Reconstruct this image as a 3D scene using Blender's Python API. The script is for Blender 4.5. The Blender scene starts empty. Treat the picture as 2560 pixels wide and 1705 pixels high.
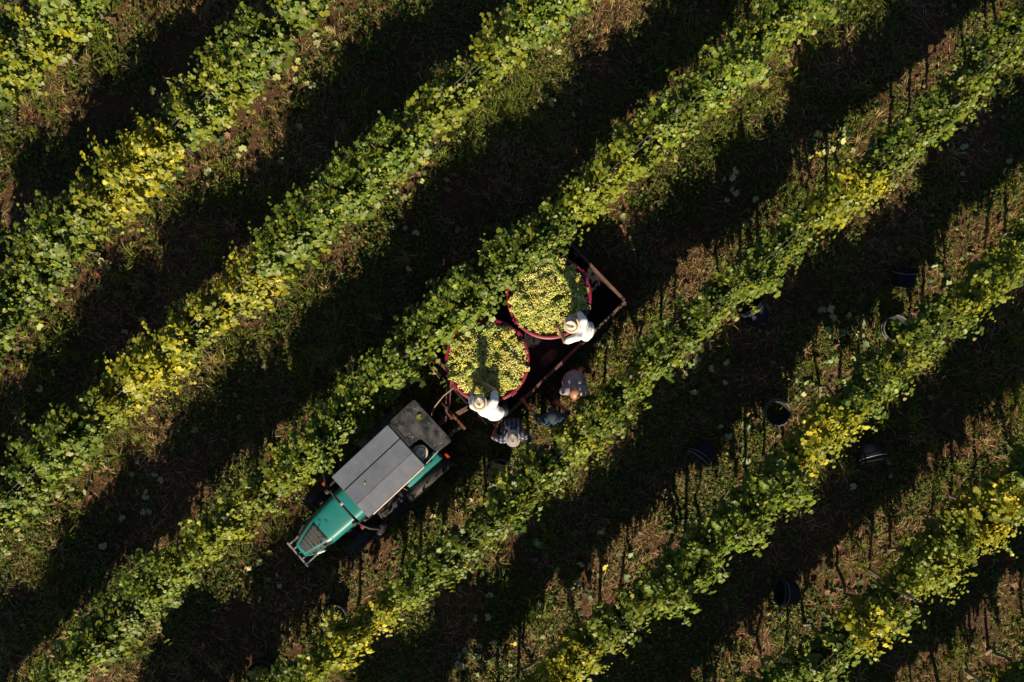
import bpy, bmesh, math, random
import numpy as np
from mathutils import Vector, Matrix

random.seed(7)
rng = np.random.default_rng(11)
SC = bpy.context.scene
COL = SC.collection
R = math.radians

# ------------------------------------------------------------------ camera, light, exposure
CAM_H = 17.0            # metres above the ground, looking straight down
PXM = 130.0             # photograph pixels per metre on the ground
CX, CY = 1280.0, 852.5
SUN_EL, SUN_AZ = 33.0, -1.5

cam_d = bpy.data.cameras.new('camera')
cam = bpy.data.objects.new('camera', cam_d)
COL.objects.link(cam)
cam.location = (0, 0, CAM_H)
cam_d.sensor_fit = 'HORIZONTAL'
cam_d.angle = 2 * math.atan(CX / PXM / CAM_H)
cam_d.clip_end = 2000
SC.camera = cam

w = bpy.data.worlds.new('World')
SC.world = w
w.use_nodes = True
wn = w.node_tree
sky = wn.nodes.new('ShaderNodeTexSky')
sky.sky_type = 'NISHITA'
sky.sun_disc = False
sky.sun_elevation = R(SUN_EL)
sky.sun_rotation = R(180 - SUN_AZ)
sky.air_density = 0.7
sky.dust_density = 0.3
wn.links.new(sky.outputs[0], wn.nodes['Background'].inputs[0])
wn.nodes['Background'].inputs[1].default_value = 0.05

sun_d = bpy.data.lights.new('sun', 'SUN')
sun_d.energy = 5.0
sun_d.angle = R(0.53)
sun_d.color = (1.0, 0.84, 0.58)
sun = bpy.data.objects.new('sun', sun_d)
COL.objects.link(sun)
sun.rotation_euler = (R(90 - SUN_EL), 0, R(SUN_AZ))

vs = SC.view_settings
vs.view_transform = 'Standard'
vs.look = 'None'
vs.gamma = 1.0
vs.exposure = 1.08
vs.use_curve_mapping = False
SC.cycles.max_bounces = 6
SC.cycles.diffuse_bounces = 2
SC.cycles.glossy_bounces = 2
SC.cycles.transmission_bounces = 4
SC.cycles.transparent_max_bounces = 8


# ------------------------------------------------------------------ helpers
def W(px, py, z=0.0):
    """photograph pixel of a point at height z -> ground plan position"""
    k = (CAM_H - z) / CAM_H / PXM
    return ((px - CX) * k, (CY - py) * k)


def WV(px, py, z):
    x, y = W(px, py, z)
    return Vector((x, y, z))


_tabs = {}


def vnoise(x, y, scale, seed=0):
    x = np.asarray(x, float) / scale + 1000.0
    y = np.asarray(y, float) / scale + 1000.0
    if seed not in _tabs:
        _tabs[seed] = np.random.default_rng(seed + 500).random((256, 256))
    t = _tabs[seed]
    xi = np.floor(x).astype(int)
    yi = np.floor(y).astype(int)
    fx = x - xi
    fy = y - yi
    fx = fx * fx * (3 - 2 * fx)
    fy = fy * fy * (3 - 2 * fy)
    a = t[xi % 256, yi % 256]
    b = t[(xi + 1) % 256, yi % 256]
    c = t[xi % 256, (yi + 1) % 256]
    d = t[(xi + 1) % 256, (yi + 1) % 256]
    return (a * (1 - fx) + b * fx) * (1 - fy) + (c * (1 - fx) + d * fx) * fy


def tag(o, label=None, cat=None, group=None, kind=None):
    if label:
        o['label'] = label
    if cat:
        o['category'] = cat
    if group:
        o['group'] = group
    if kind:
        o['kind'] = kind
    return o


def empty(name, loc=(0, 0, 0), rot=(0, 0, 0)):
    o = bpy.data.objects.new(name, None)
    COL.objects.link(o)
    o.location = loc
    o.rotation_euler = rot
    o.empty_display_size = 0.2
    return o


def link(name, me, parent=None, mat=None, smooth=False):
    o = bpy.data.objects.new(name, me)
    COL.objects.link(o)
    if parent is not None:
        o.parent = parent
    if mat is not None and len(me.materials) == 0:
        me.materials.append(mat)
    if smooth:
        me.polygons.foreach_set('use_smooth', [True] * len(me.polygons))
    return o


def fast_mesh(name, verts, faces, col=None, smooth=False):
    """verts (n,3), faces (m,k) numpy, col (n,3) colour per vertex"""
    me = bpy.data.meshes.new(name)
    n = len(verts)
    m, k = faces.shape
    me.vertices.add(n)
    me.vertices.foreach_set('co', np.ascontiguousarray(verts, np.float32).ravel())
    me.loops.add(m * k)
    me.loops.foreach_set('vertex_index', np.ascontiguousarray(faces, np.int32).ravel())
    me.polygons.add(m)
    me.polygons.foreach_set('loop_start', np.arange(0, m * k, k, dtype=np.int32))
    me.polygons.foreach_set('loop_total', np.full(m, k, np.int32))
    if smooth:
        me.polygons.foreach_set('use_smooth', np.ones(m, bool))
    me.update(calc_edges=True)
    if col is not None:
        at = me.color_attributes.new('Col', 'FLOAT_COLOR', 'POINT')
        c4 = np.ones((n, 4), np.float32)
        c4[:, :3] = col
        at.data.foreach_set('color', c4.ravel())
    return me


class MB:
    """collects simple shapes and links them as one mesh object"""

    def __init__(self):
        self.bm = bmesh.new()

    def _add(self, geom, M):
        bmesh.ops.transform(self.bm, matrix=M, verts=geom)

    def box(self, c, s, rot=(0, 0, 0), bevel=0.0, taper=None):
        r = bmesh.ops.create_cube(self.bm, size=1.0)
        vs_ = r['verts']
        if taper:
            for v in vs_:
                if v.co.z > 0:
                    v.co.x *= taper[0]
                    v.co.y *= taper[1]
        M = Matrix.Translation(c) @ Matrix.Rotation(rot[2], 4, 'Z') @ Matrix.Rotation(rot[1], 4, 'Y') @ Matrix.Rotation(rot[0], 4, 'X') @ Matrix.Diagonal((s[0], s[1], s[2], 1))
        self._add(vs_, M)
        if bevel > 0:
            es = list({e for v in vs_ for e in v.link_edges})
            bmesh.ops.bevel(self.bm, geom=es, offset=bevel, segments=2, affect='EDGES', profile=0.6)
        return self

    def bar(self, p, q, wd, hd=None, bevel=0.0, up=(0, 0, 1)):
        p, q = Vector(p), Vector(q)
        hd = hd or wd
        d = q - p
        L = d.length
        y = d.normalized()
        u = Vector(up)
        if abs(y.dot(u)) > 0.98:
            u = Vector((1, 0, 0))
        x = y.cross(u).normalized()
        z = x.cross(y)
        r = bmesh.ops.create_cube(self.bm, size=1.0)
        M = Matrix(((x.x, y.x, z.x, 0), (x.y, y.y, z.y, 0), (x.z, y.z, z.z, 0), (0, 0, 0, 1)))
        M = Matrix.Translation((p + q) / 2) @ M @ Matrix.Diagonal((wd, L, hd, 1))
        self._add(r['verts'], M)
        if bevel > 0:
            es = list({e for v in r['verts'] for e in v.link_edges})
            bmesh.ops.bevel(self.bm, geom=es, offset=bevel, segments=1, affect='EDGES')
        return self

    def tube(self, pts, rad, seg=8, cap=True):
        pts = [Vector(p) for p in pts]
        rads = rad if isinstance(rad, (list, tuple)) else [rad] * len(pts)
        rings = []
        prevx = None
        for i, p in enumerate(pts):
            d = (pts[min(i + 1, len(pts) - 1)] - pts[max(i - 1, 0)]).normalized()
            if prevx is None:
                u = Vector((0, 0, 1)) if abs(d.z) < 0.9 else Vector((1, 0, 0))
                x = d.cross(u).normalized()
            else:
                x = (prevx - d * prevx.dot(d)).normalized()
            prevx = x
            y = d.cross(x)
            rings.append([self.bm.verts.new(p + (x * math.cos(a) + y * math.sin(a)) * rads[i])
                          for a in [2 * math.pi * k / seg for k in range(seg)]])
        for a, b in zip(rings[:-1], rings[1:]):
            for k in range(seg):
                self.bm.faces.new((a[k], a[(k + 1) % seg], b[(k + 1) % seg], b[k]))
        if cap:
            self.bm.faces.new(rings[0][::-1])
            self.bm.faces.new(rings[-1])
        return self

    def lathe(self, prof, seg=32, M=None, close=False):
        """prof list of (r, z); about Z"""
        M = M or Matrix.Identity(4)
        rings = []
        for r_, z_ in prof:
            if r_ < 1e-6:
                rings.append([self.bm.verts.new(M @ Vector((0, 0, z_)))])
            else:
                rings.append([self.bm.verts.new(M @ Vector((r_ * math.cos(2 * math.pi * k / seg), r_ * math.sin(2 * math.pi * k / seg), z_))) for k in range(seg)])
        prs = list(zip(rings[:-1], rings[1:]))
        if close:
            prs.append((rings[-1], rings[0]))
        for a, b in prs:
            for k in range(seg):
                k2 = (k + 1) % seg
                if len(a) == 1 and len(b) == 1:
                    continue
                if len(a) == 1:
                    self.bm.faces.new((a[0], b[k2], b[k]))
                elif len(b) == 1:
                    self.bm.faces.new((a[k], a[k2], b[0]))
                else:
                    self.bm.faces.new((a[k], a[k2], b[k2], b[k]))
        return self

    def grid(self, fn, us, vs_, thick=None):
        g = [[self.bm.verts.new(fn(u, v)) for v in vs_] for u in us]
        for i in range(len(us) - 1):
            for j in range(len(vs_) - 1):
                self.bm.faces.new((g[i][j], g[i + 1][j], g[i + 1][j + 1], g[i][j + 1]))
        return self

    def prism(self, poly, z0, z1, M=None):
        M = M or Matrix.Identity(4)
        a = [self.bm.verts.new(M @ Vector((x, y, z0))) for x, y in poly]
        b = [self.bm.verts.new(M @ Vector((x, y, z1))) for x, y in poly]
        n = len(poly)
        self.bm.faces.new(a[::-1])
        self.bm.faces.new(b)
        for i in range(n):
            self.bm.faces.new((a[i], a[(i + 1) % n], b[(i + 1) % n], b[i]))
        return self

    def build(self, name, mat, parent=None, smooth=False, auto=None):
        bmesh.ops.recalc_face_normals(self.bm, faces=self.bm.faces[:])
        me = bpy.data.meshes.new(name)
        self.bm.to_mesh(me)
        self.bm.free()
        o = link(name, me, parent, mat, smooth)
        if smooth and auto:
            try:
                me.set_sharp_from_angle(angle=R(auto))
            except Exception:
                pass
        return o


# ------------------------------------------------------------------ materials
MAT = {}


def mat(name, base, rough=0.6, metal=0.0, vary=0.25, vscale=6.0, bump=0.0, bscale=40.0, dirt=None, dirt_amt=0.0,
        spec=0.5, coat=0.0):
    if name in MAT:
        return MAT[name]
    m = bpy.data.materials.new(name)
    m.use_nodes = True
    nt = m.node_tree
    b = nt.nodes['Principled BSDF']
    b.inputs['Roughness'].default_value = rough
    b.inputs['Metallic'].default_value = metal
    b.inputs['Specular IOR Level'].default_value = spec
    b.inputs['Coat Weight'].default_value = coat
    tc = nt.nodes.new('ShaderNodeTexCoord')
    nz = nt.nodes.new('ShaderNodeTexNoise')
    nz.inputs['Scale'].default_value = vscale
    nz.inputs['Detail'].default_value = 8
    nz.inputs['Roughness'].default_value = 0.65
    nt.links.new(tc.outputs['Object'], nz.inputs['Vector'])
    rp = nt.nodes.new('ShaderNodeValToRGB')
    rp.color_ramp.elements[0].position = 0.3
    rp.color_ramp.elements[1].position = 0.72
    c = np.array(base[:3])
    rp.color_ramp.elements[0].color = (*np.clip(c * (1 - vary), 0, 1), 1)
    rp.color_ramp.elements[1].color = (*np.clip(c * (1 + vary), 0, 1), 1)
    nt.links.new(nz.outputs['Fac'], rp.inputs['Fac'])
    out = rp.outputs['Color']
    if dirt:
        n2 = nt.nodes.new('ShaderNodeTexNoise')
        n2.inputs['Scale'].default_value = vscale * 2.3
        n2.inputs['Detail'].default_value = 10
        n2.inputs['Roughness'].default_value = 0.75
        nt.links.new(tc.outputs['Object'], n2.inputs['Vector'])
        r2 = nt.nodes.new('ShaderNodeValToRGB')
        r2.color_ramp.elements[0].position = 0.55 - 0.25 * dirt_amt
        r2.color_ramp.elements[1].position = 0.75 - 0.15 * dirt_amt
        nt.links.new(n2.outputs['Fac'], r2.inputs['Fac'])
        mx = nt.nodes.new('ShaderNodeMixRGB')
        mx.inputs['Color2'].default_value = (*dirt, 1)
        ml = nt.nodes.new('ShaderNodeMath')
        ml.operation = 'MULTIPLY'
        ml.inputs[1].default_value = min(1, 0.35 + dirt_amt * 0.6)
        nt.links.new(r2.outputs['Color'], ml.inputs[0])
        nt.links.new(ml.outputs[0], mx.inputs['Fac'])
        nt.links.new(out, mx.inputs['Color1'])
        out = mx.outputs['Color']
    nt.links.new(out, b.inputs['Base Color'])
    if bump > 0:
        n3 = nt.nodes.new('ShaderNodeTexNoise')
        n3.inputs['Scale'].default_value = bscale
        n3.inputs['Detail'].default_value = 6
        nt.links.new(tc.outputs['Object'], n3.inputs['Vector'])
        bp = nt.nodes.new('ShaderNodeBump')
        bp.inputs['Strength'].default_value = bump
        bp.inputs['Distance'].default_value = 0.02
        nt.links.new(n3.outputs['Fac'], bp.inputs['Height'])
        nt.links.new(bp.outputs['Normal'], b.inputs['Normal'])
    MAT[name] = m
    return m


def leaf_mat(name, rough=0.45, trans=0.3, tint=(1.35, 1.25, 0.5), spec=0.5, ncol=0.2):
    m = bpy.data.materials.new(name)
    m.use_nodes = True
    nt = m.node_tree
    b = nt.nodes['Principled BSDF']
    b.inputs['Roughness'].default_value = rough
    b.inputs['Specular IOR Level'].default_value = spec
    at = nt.nodes.new('ShaderNodeAttribute')
    at.attribute_name = 'Col'
    tc = nt.nodes.new('ShaderNodeTexCoord')
    nz = nt.nodes.new('ShaderNodeTexNoise')
    nz.inputs['Scale'].default_value = 35
    nz.inputs['Detail'].default_value = 4
    nt.links.new(tc.outputs['Object'], nz.inputs['Vector'])
    mr = nt.nodes.new('ShaderNodeMapRange')
    mr.inputs['From Min'].default_value = 0.3
    mr.inputs['From Max'].default_value = 0.7
    mr.inputs['To Min'].default_value = 1 - ncol
    mr.inputs['To Max'].default_value = 1 + ncol
    nt.links.new(nz.outputs['Fac'], mr.inputs['Value'])
    vm = nt.nodes.new('ShaderNodeVectorMath')
    vm.operation = 'SCALE'
    nt.links.new(at.outputs['Color'], vm.inputs[0])
    oi = nt.nodes.new('ShaderNodeObjectInfo')
    m3 = nt.nodes.new('ShaderNodeMapRange')
    m3.inputs['To Min'].default_value = 0.84
    m3.inputs['To Max'].default_value = 1.16
    nt.links.new(oi.outputs['Random'], m3.inputs['Value'])
    m4 = nt.nodes.new('ShaderNodeMath')
    m4.operation = 'MULTIPLY'
    nt.links.new(m3.outputs[0], m4.inputs[0])
    nt.links.new(mr.outputs[0], m4.inputs[1])
    nt.links.new(m4.outputs[0], vm.inputs['Scale'])
    nt.links.new(vm.outputs[0], b.inputs['Base Color'])
    if trans > 0:
        t = nt.nodes.new('ShaderNodeBsdfTranslucent')
        vt = nt.nodes.new('ShaderNodeVectorMath')
        vt.operation = 'MULTIPLY'
        vt.inputs[1].default_value = tint
        nt.links.new(vm.outputs[0], vt.inputs[0])
        nt.links.new(vt.outputs[0], t.inputs['Color'])
        mx = nt.nodes.new('ShaderNodeMixShader')
        mx.inputs[0].default_value = trans
        nt.links.new(b.outputs[0], mx.inputs[1])
        nt.links.new(t.outputs[0], mx.inputs[2])
        nt.links.new(mx.outputs[0], nt.nodes['Material Output'].inputs[0])
    MAT[name] = m
    return m


def soil_mat():
    m = bpy.data.materials.new('soil')
    m.use_nodes = True
    nt = m.node_tree
    L = nt.links.new
    b = nt.nodes['Principled BSDF']
    b.inputs['Roughness'].default_value = 0.95
    b.inputs['Specular IOR Level'].default_value = 0.15
    tc = nt.nodes.new('ShaderNodeTexCoord')

    def noise(sc, det=8, ro=0.65, dist=0.0):
        n = nt.nodes.new('ShaderNodeTexNoise')
        n.inputs['Scale'].default_value = sc
        n.inputs['Detail'].default_value = det
        n.inputs['Roughness'].default_value = ro
        n.inputs['Distortion'].default_value = dist
        L(tc.outputs['Object'], n.inputs['Vector'])
        return n

    def ramp(src, stops):
        r_ = nt.nodes.new('ShaderNodeValToRGB')
        e = r_.color_ramp.elements
        while len(e) < len(stops):
            e.new(0.5)
        for k, (p, c) in enumerate(stops):
            e[k].position = p
            e[k].color = (*c, 1)
        L(src, r_.inputs['Fac'])
        return r_

    n1 = noise(7, 10, 0.7, 0.6)
    c1 = ramp(n1.outputs['Fac'], [(0.3, (0.036, 0.018, 0.010)), (0.5, (0.11, 0.058, 0.031)), (0.7, (0.20, 0.112, 0.06))])
    n2 = noise(38, 8, 0.7, 1.2)
    c2 = ramp(n2.outputs['Fac'], [(0.38, (0.025, 0.014, 0.008)), (0.64, (0.25, 0.145, 0.078))])
    mx = nt.nodes.new('ShaderNodeMixRGB')
    mx.inputs['Fac'].default_value = 0.5
    L(c1.outputs[0], mx.inputs['Color1'])
    L(c2.outputs[0], mx.inputs['Color2'])
    n3 = noise(1.5, 6, 0.7, 0.5)
    f3 = ramp(n3.outputs['Fac'], [(0.5, (0, 0, 0)), (0.66, (0.75, 0.75, 0.75))])
    m2 = nt.nodes.new('ShaderNodeMixRGB')
    L(f3.outputs[0], m2.inputs['Fac'])
    L(mx.outputs[0], m2.inputs['Color1'])
    n4 = noise(60, 4)
    c4 = ramp(n4.outputs['Fac'], [(0.35, (0.02, 0.03, 0.008)), (0.65, (0.085, 0.1, 0.025))])
    L(c4.outputs[0], m2.inputs['Color2'])
    L(m2.outputs[0], b.inputs['Base Color'])
    n5 = noise(22, 12, 0.75, 0.8)
    bp = nt.nodes.new('ShaderNodeBump')
    bp.inputs['Strength'].default_value = 1.0
    bp.inputs['Distance'].default_value = 0.14
    L(n5.outputs['Fac'], bp.inputs['Height'])
    L(bp.outputs[0], b.inputs['Normal'])
    return m


M_SOIL = soil_mat()
M_LEAF = leaf_mat('vine_leaf', 0.45, 0.28, (1.65, 1.4, 0.2), 0.26)
M_LITTER = leaf_mat('litter_leaf', 0.7, 0.15, (1.2, 1.0, 0.6), 0.3)
M_GRASS = leaf_mat('grass_blade', 0.6, 0.3, (1.3, 1.2, 0.5), 0.25)
M_GRAPE = leaf_mat('grape_skin', 0.5, 0.35, (1.1, 1.15, 0.5), 0.2, 0.25)
M_BARK = mat('vine_bark', (0.13, 0.095, 0.07), 0.95, vary=0.5, vscale=14, bump=0.8, bscale=30)
M_CANE = mat('vine_cane', (0.22, 0.12, 0.06), 0.75, vary=0.4, vscale=20)
M_STEEL = mat('galvanised_steel', (0.36, 0.37, 0.38), 0.5, 0.6, vary=0.25, vscale=9, dirt=(0.2, 0.15, 0.1), dirt_amt=0.3)
M_WIRE = mat('trellis_wire', (0.2, 0.2, 0.2), 0.6, 0.3, vary=0.1)
M_RUST = mat('rusty_steel', (0.085, 0.04, 0.033), 0.8, 0.1, vary=0.55, vscale=9, dirt=(0.17, 0.09, 0.065), dirt_amt=0.35, bump=0.3, bscale=50)
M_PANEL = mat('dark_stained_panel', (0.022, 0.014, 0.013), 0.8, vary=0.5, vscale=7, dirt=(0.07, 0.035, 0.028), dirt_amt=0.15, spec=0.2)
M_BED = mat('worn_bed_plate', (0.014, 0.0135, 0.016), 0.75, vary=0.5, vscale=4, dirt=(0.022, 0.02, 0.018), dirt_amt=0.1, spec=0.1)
M_TUB = mat('red_plastic', (0.16, 0.006, 0.028), 0.45, vary=0.3, vscale=5, dirt=(0.13, 0.02, 0.04), dirt_amt=0.35)
M_TUBIN = mat('red_plastic_inside', (0.22, 0.012, 0.035), 0.5, vary=0.25)
M_BUCKET = mat('black_plastic', (0.02, 0.023, 0.028), 0.65, vary=0.4, vscale=7, dirt=(0.1, 0.08, 0.06), dirt_amt=0.2)
M_BUCKETRIM = mat('scuffed_rim', (0.10, 0.098, 0.105), 0.6, vary=0.6, vscale=18)
M_BUCKETBLUE = mat('scuffed_black_plastic', (0.014, 0.018, 0.026), 0.7, vary=0.4, vscale=7, dirt=(0.022, 0.022, 0.024), dirt_amt=0.15, spec=0.08)
M_TEAL = mat('teal_paint', (0.003, 0.132, 0.132), 0.4, vary=0.1, vscale=3, dirt=(0.045, 0.115, 0.095), dirt_amt=0.35, coat=0.1)
M_ROOF = mat('grey_cab_roof', (0.088, 0.1, 0.132), 0.55, vary=0.2, vscale=3, dirt=(0.16, 0.15, 0.15), dirt_amt=0.25, bump=0.08, bscale=150)
M_BLACK = mat('black_metal', (0.016, 0.016, 0.018), 0.6, 0.0, vary=0.4, vscale=8, dirt=(0.06, 0.048, 0.036), dirt_amt=0.12, spec=0.3)
M_GRILLE = mat('grille_mesh', (0.03, 0.032, 0.036), 0.6, 0.2, vary=0.5, vscale=120, bump=0.5, bscale=200)
M_RUBBER = mat('tyre_rubber', (0.028, 0.026, 0.025), 0.85, vary=0.4, vscale=10, dirt=(0.15, 0.105, 0.07), dirt_amt=0.45)
M_RIM = mat('wheel_rim', (0.35, 0.33, 0.3), 0.5, 0.2, vary=0.3, dirt=(0.15, 0.1, 0.07), dirt_amt=0.4)
M_CREAM = mat('cream_sill', (0.55, 0.44, 0.36), 0.55, vary=0.15)
M_FENDER = mat('dusty_fender', (0.08, 0.08, 0.078), 0.75, vary=0.4, vscale=5, dirt=(0.2, 0.17, 0.14), dirt_amt=0.5)
M_WHITE = mat('white_lamp', (0.7, 0.7, 0.68), 0.3, vary=0.05)
M_ORANGE = mat('orange_lamp', (0.3, 0.035, 0.01), 0.3, vary=0.1)
M_SILVER = mat('silver_bolt', (0.55, 0.55, 0.56), 0.35, 0.7, vary=0.1)
M_SKIN = mat('skin', (0.38, 0.19, 0.12), 0.5, vary=0.16, vscale=14)
M_SKIN2 = mat('tanned_skin', (0.30, 0.13, 0.08), 0.45, vary=0.18, vscale=14)
M_SHIRTW = mat('white_cotton', (0.62, 0.62, 0.64), 0.85, vary=0.05, vscale=10, bump=0.5, bscale=9)
M_SHIRTG = mat('pale_grey_cotton', (0.19, 0.18, 0.2), 0.85, vary=0.12, vscale=30, bump=0.5, bscale=9)
M_JEANS = mat('dark_denim', (0.022, 0.03, 0.055), 0.85, vary=0.3, vscale=16)
M_SHORTS = mat('navy_shorts', (0.012, 0.016, 0.03), 0.85, vary=0.3)
M_BOOT = mat('brown_boot', (0.06, 0.035, 0.02), 0.7, vary=0.3)
M_STRAW = mat('straw_hat', (0.62, 0.52, 0.38), 0.85, vary=0.1, vscale=40, bump=0.25, bscale=160)
M_STRAWG = mat('grey_straw_hat', (0.26, 0.235, 0.225), 0.85, vary=0.12, vscale=40, bump=0.25, bscale=160)
M_BAND = mat('hat_band', (0.05, 0.035, 0.035), 0.8, vary=0.3)
M_BANDB = mat('blue_hat_band', (0.24, 0.27, 0.4), 0.8, vary=0.15)
M_HAIR = mat('dark_hair', (0.018, 0.013, 0.01), 0.6, vary=0.4, vscale=60)
M_CAP = mat('navy_cap', (0.012, 0.018, 0.026), 0.85, vary=0.4, vscale=20)
M_EYE = mat('eye', (0.02, 0.015, 0.012), 0.15, vary=0.1)
M_BARGREY = mat('worn_grey_bar', (0.16, 0.16, 0.175), 0.6, 0.2, vary=0.3, vscale=10)
M_SEAT = mat('black_seat', (0.02, 0.02, 0.02), 0.7, vary=0.2)
M_HOSE = mat('dusty_hose', (0.22, 0.17, 0.13), 0.7, vary=0.3)


def glass_mat():
    m = bpy.data.materials.new('smoked_glass')
    m.use_nodes = True
    nt = m.node_tree
    L = nt.links.new
    b = nt.nodes['Principled BSDF']
    b.inputs['Roughness'].default_value = 0.25
    b.inputs['Specular IOR Level'].default_value = 0.5
    tc = nt.nodes.new('ShaderNodeTexCoord')
    nz = nt.nodes.new('ShaderNodeTexNoise')
    nz.inputs['Scale'].default_value = 5
    nz.inputs['Detail'].default_value = 10
    nz.inputs['Roughness'].default_value = 0.75
    L(tc.outputs['Object'], nz.inputs['Vector'])
    rp = nt.nodes.new('ShaderNodeValToRGB')
    rp.color_ramp.elements[0].position = 0.38
    rp.color_ramp.elements[0].color = (0.016, 0.02, 0.022, 1)
    rp.color_ramp.elements[1].position = 0.68
    rp.color_ramp.elements[1].color = (0.15, 0.142, 0.14, 1)
    L(nz.outputs['Fac'], rp.inputs['Fac'])
    L(rp.outputs[0], b.inputs['Base Color'])
    t = nt.nodes.new('ShaderNodeBsdfTransparent')
    t.inputs[0].default_value = (0.72, 0.74, 0.74, 1)
    mx = nt.nodes.new('ShaderNodeMixShader')
    mx.inputs[0].default_value = 0.55
    L(t.outputs[0], mx.inputs[1])
    L(b.outputs[0], mx.inputs[2])
    L(mx.outputs[0], nt.nodes['Material Output'].inputs[0])
    return m


def window_mat():
    m = bpy.data.materials.new('cab_glass')
    m.use_nodes = True
    nt = m.node_tree
    g = nt.nodes.new('ShaderNodeBsdfGlossy')
    g.inputs['Roughness'].default_value = 0.05
    t = nt.nodes.new('ShaderNodeBsdfTransparent')
    t.inputs[0].default_value = (0.75, 0.8, 0.78, 1)
    f = nt.nodes.new('ShaderNodeFresnel')
    mx = nt.nodes.new('ShaderNodeMixShader')
    nt.links.new(f.outputs[0], mx.inputs[0])
    nt.links.new(t.outputs[0], mx.inputs[1])
    nt.links.new(g.outputs[0], mx.inputs[2])
    nt.links.new(mx.outputs[0], nt.nodes['Material Output'].inputs[0])
    return m


M_SMOKE = glass_mat()
M_WINDOW = window_mat()


def plaid_mat(name, dark, light, sc, line=0.35, third=None):
    m = bpy.data.materials.new(name)
    m.use_nodes = True
    nt = m.node_tree
    L = nt.links.new
    b = nt.nodes['Principled BSDF']
    b.inputs['Roughness'].default_value = 0.9
    tc = nt.nodes.new('ShaderNodeTexCoord')
    sp = nt.nodes.new('ShaderNodeSeparateXYZ')
    L(tc.outputs['Object'], sp.inputs[0])

    def stripe(src, s, th):
        a = nt.nodes.new('ShaderNodeMath')
        a.operation = 'MULTIPLY'
        a.inputs[1].default_value = s
        L(src, a.inputs[0])
        f = nt.nodes.new('ShaderNodeMath')
        f.operation = 'FRACT'
        L(a.outputs[0], f.inputs[0])
        g = nt.nodes.new('ShaderNodeMath')
        g.operation = 'LESS_THAN'
        g.inputs[1].default_value = th
        L(f.outputs[0], g.inputs[0])
        return g.outputs[0]
    sx = stripe(sp.outputs[0], sc, line)
    add = nt.nodes.new('ShaderNodeMath')
    add.operation = 'ADD'
    L(sp.outputs[1], add.inputs[0])
    L(sp.outputs[2], add.inputs[1])
    sy = stripe(add.outputs[0], sc * 0.85, line)
    s1 = nt.nodes.new('ShaderNodeMath')
    s1.operation = 'ADD'
    L(sx, s1.inputs[0])
    L(sy, s1.inputs[1])
    h = nt.nodes.new('ShaderNodeMath')
    h.operation = 'MULTIPLY'
    h.inputs[1].default_value = 0.5
    L(s1.outputs[0], h.inputs[0])
    rp = nt.nodes.new('ShaderNodeValToRGB')
    rp.color_ramp.elements[0].color = (*dark, 1)
    rp.color_ramp.elements[1].color = (*light, 1)
    e = rp.color_ramp.elements.new(0.5)
    e.color = (*(third or tuple((np.array(dark) + np.array(light)) * 0.4)), 1)
    L(h.outputs[0], rp.inputs[0])
    L(rp.outputs[0], b.inputs['Base Color'])
    return m


M_PLAID = plaid_mat('blue_plaid_cotton', (0.012, 0.014, 0.035), (0.3, 0.32, 0.36), 13, 0.42, (0.05, 0.06, 0.1))
M_NAVYCHECK = plaid_mat('navy_check_cotton', (0.006, 0.022, 0.045), (0.2, 0.28, 0.33), 22, 0.14, (0.012, 0.04, 0.075))


# ------------------------------------------------------------------ tractor / trailer frames (needed by the ground)
TR_O = Vector((-2.12, -2.32, 0))
TR_RZ = R(133.0)
TR_ROLL = R(5.0)
TR_F = Vector((-math.sin(TR_RZ), math.cos(TR_RZ), 0))
TR_R = Vector((math.cos(TR_RZ), math.sin(TR_RZ), 0))
TL_O = Vector((0.27, 0.277, 0))
TL_RZ = R(180 - 46.2)
TL_F = Vector((-math.sin(TL_RZ), math.cos(TL_RZ), 0))
TL_R = Vector((math.cos(TL_RZ), math.sin(TL_RZ), 0))


def gz(x, y):
    x = np.asarray(x, float)
    y = np.asarray(y, float)
    z = 0.09 * (vnoise(x, y, 2.6, 1) - 0.5) + 0.05 * (vnoise(x, y, 0.8, 2) - 0.5) + 0.025 * (vnoise(x, y, 0.28, 3) - 0.5)
    dx = x - TR_O.x
    dy = y - TR_O.y
    xl = dx * TR_R.x + dy * TR_R.y
    yl = dx * TR_F.x + dy * TR_F.y
    wgt = np.exp(-(xl / 1.25) ** 4) * np.exp(-((yl - 0.6) / 2.3) ** 4)
    z = z * (1 - 0.8 * wgt) - math.tan(TR_ROLL) * xl * wgt
    return z


def gzf(x, y):
    return float(gz(np.array([x]), np.array([y]))[0])


# ------------------------------------------------------------------ ground
def build_ground():
    d = 0.1
    xs = np.concatenate([np.array([-400, -200, -100, -60, -40, -28, -20, -16.]), np.arange(-13.5, 13.51, d), np.array([16, 20, 28, 40, 60, 100, 200, 400.])])
    ys = np.concatenate([np.array([-400, -200, -100, -60, -40, -28, -20, -14.]), np.arange(-10.5, 10.51, d), np.array([14, 20, 28, 40, 60, 100, 200, 400.])])
    X, Y = np.meshgrid(xs, ys, indexing='ij')
    Z = gz(X, Y)
    nx, ny = X.shape
    V = np.stack([X.ravel(), Y.ravel(), Z.ravel()], 1)
    i = np.arange(nx - 1)[:, None] * ny + np.arange(ny - 1)[None, :]
    i = i.ravel()
    F = np.stack([i, i + ny, i + ny + 1, i + 1], 1)
    me = fast_mesh('ground', V, F, smooth=True)
    o = link('ground', me, None, M_SOIL)
    tag(o, 'bare brown vineyard soil between the vine rows', 'ground', kind='structure')


build_ground()

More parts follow.
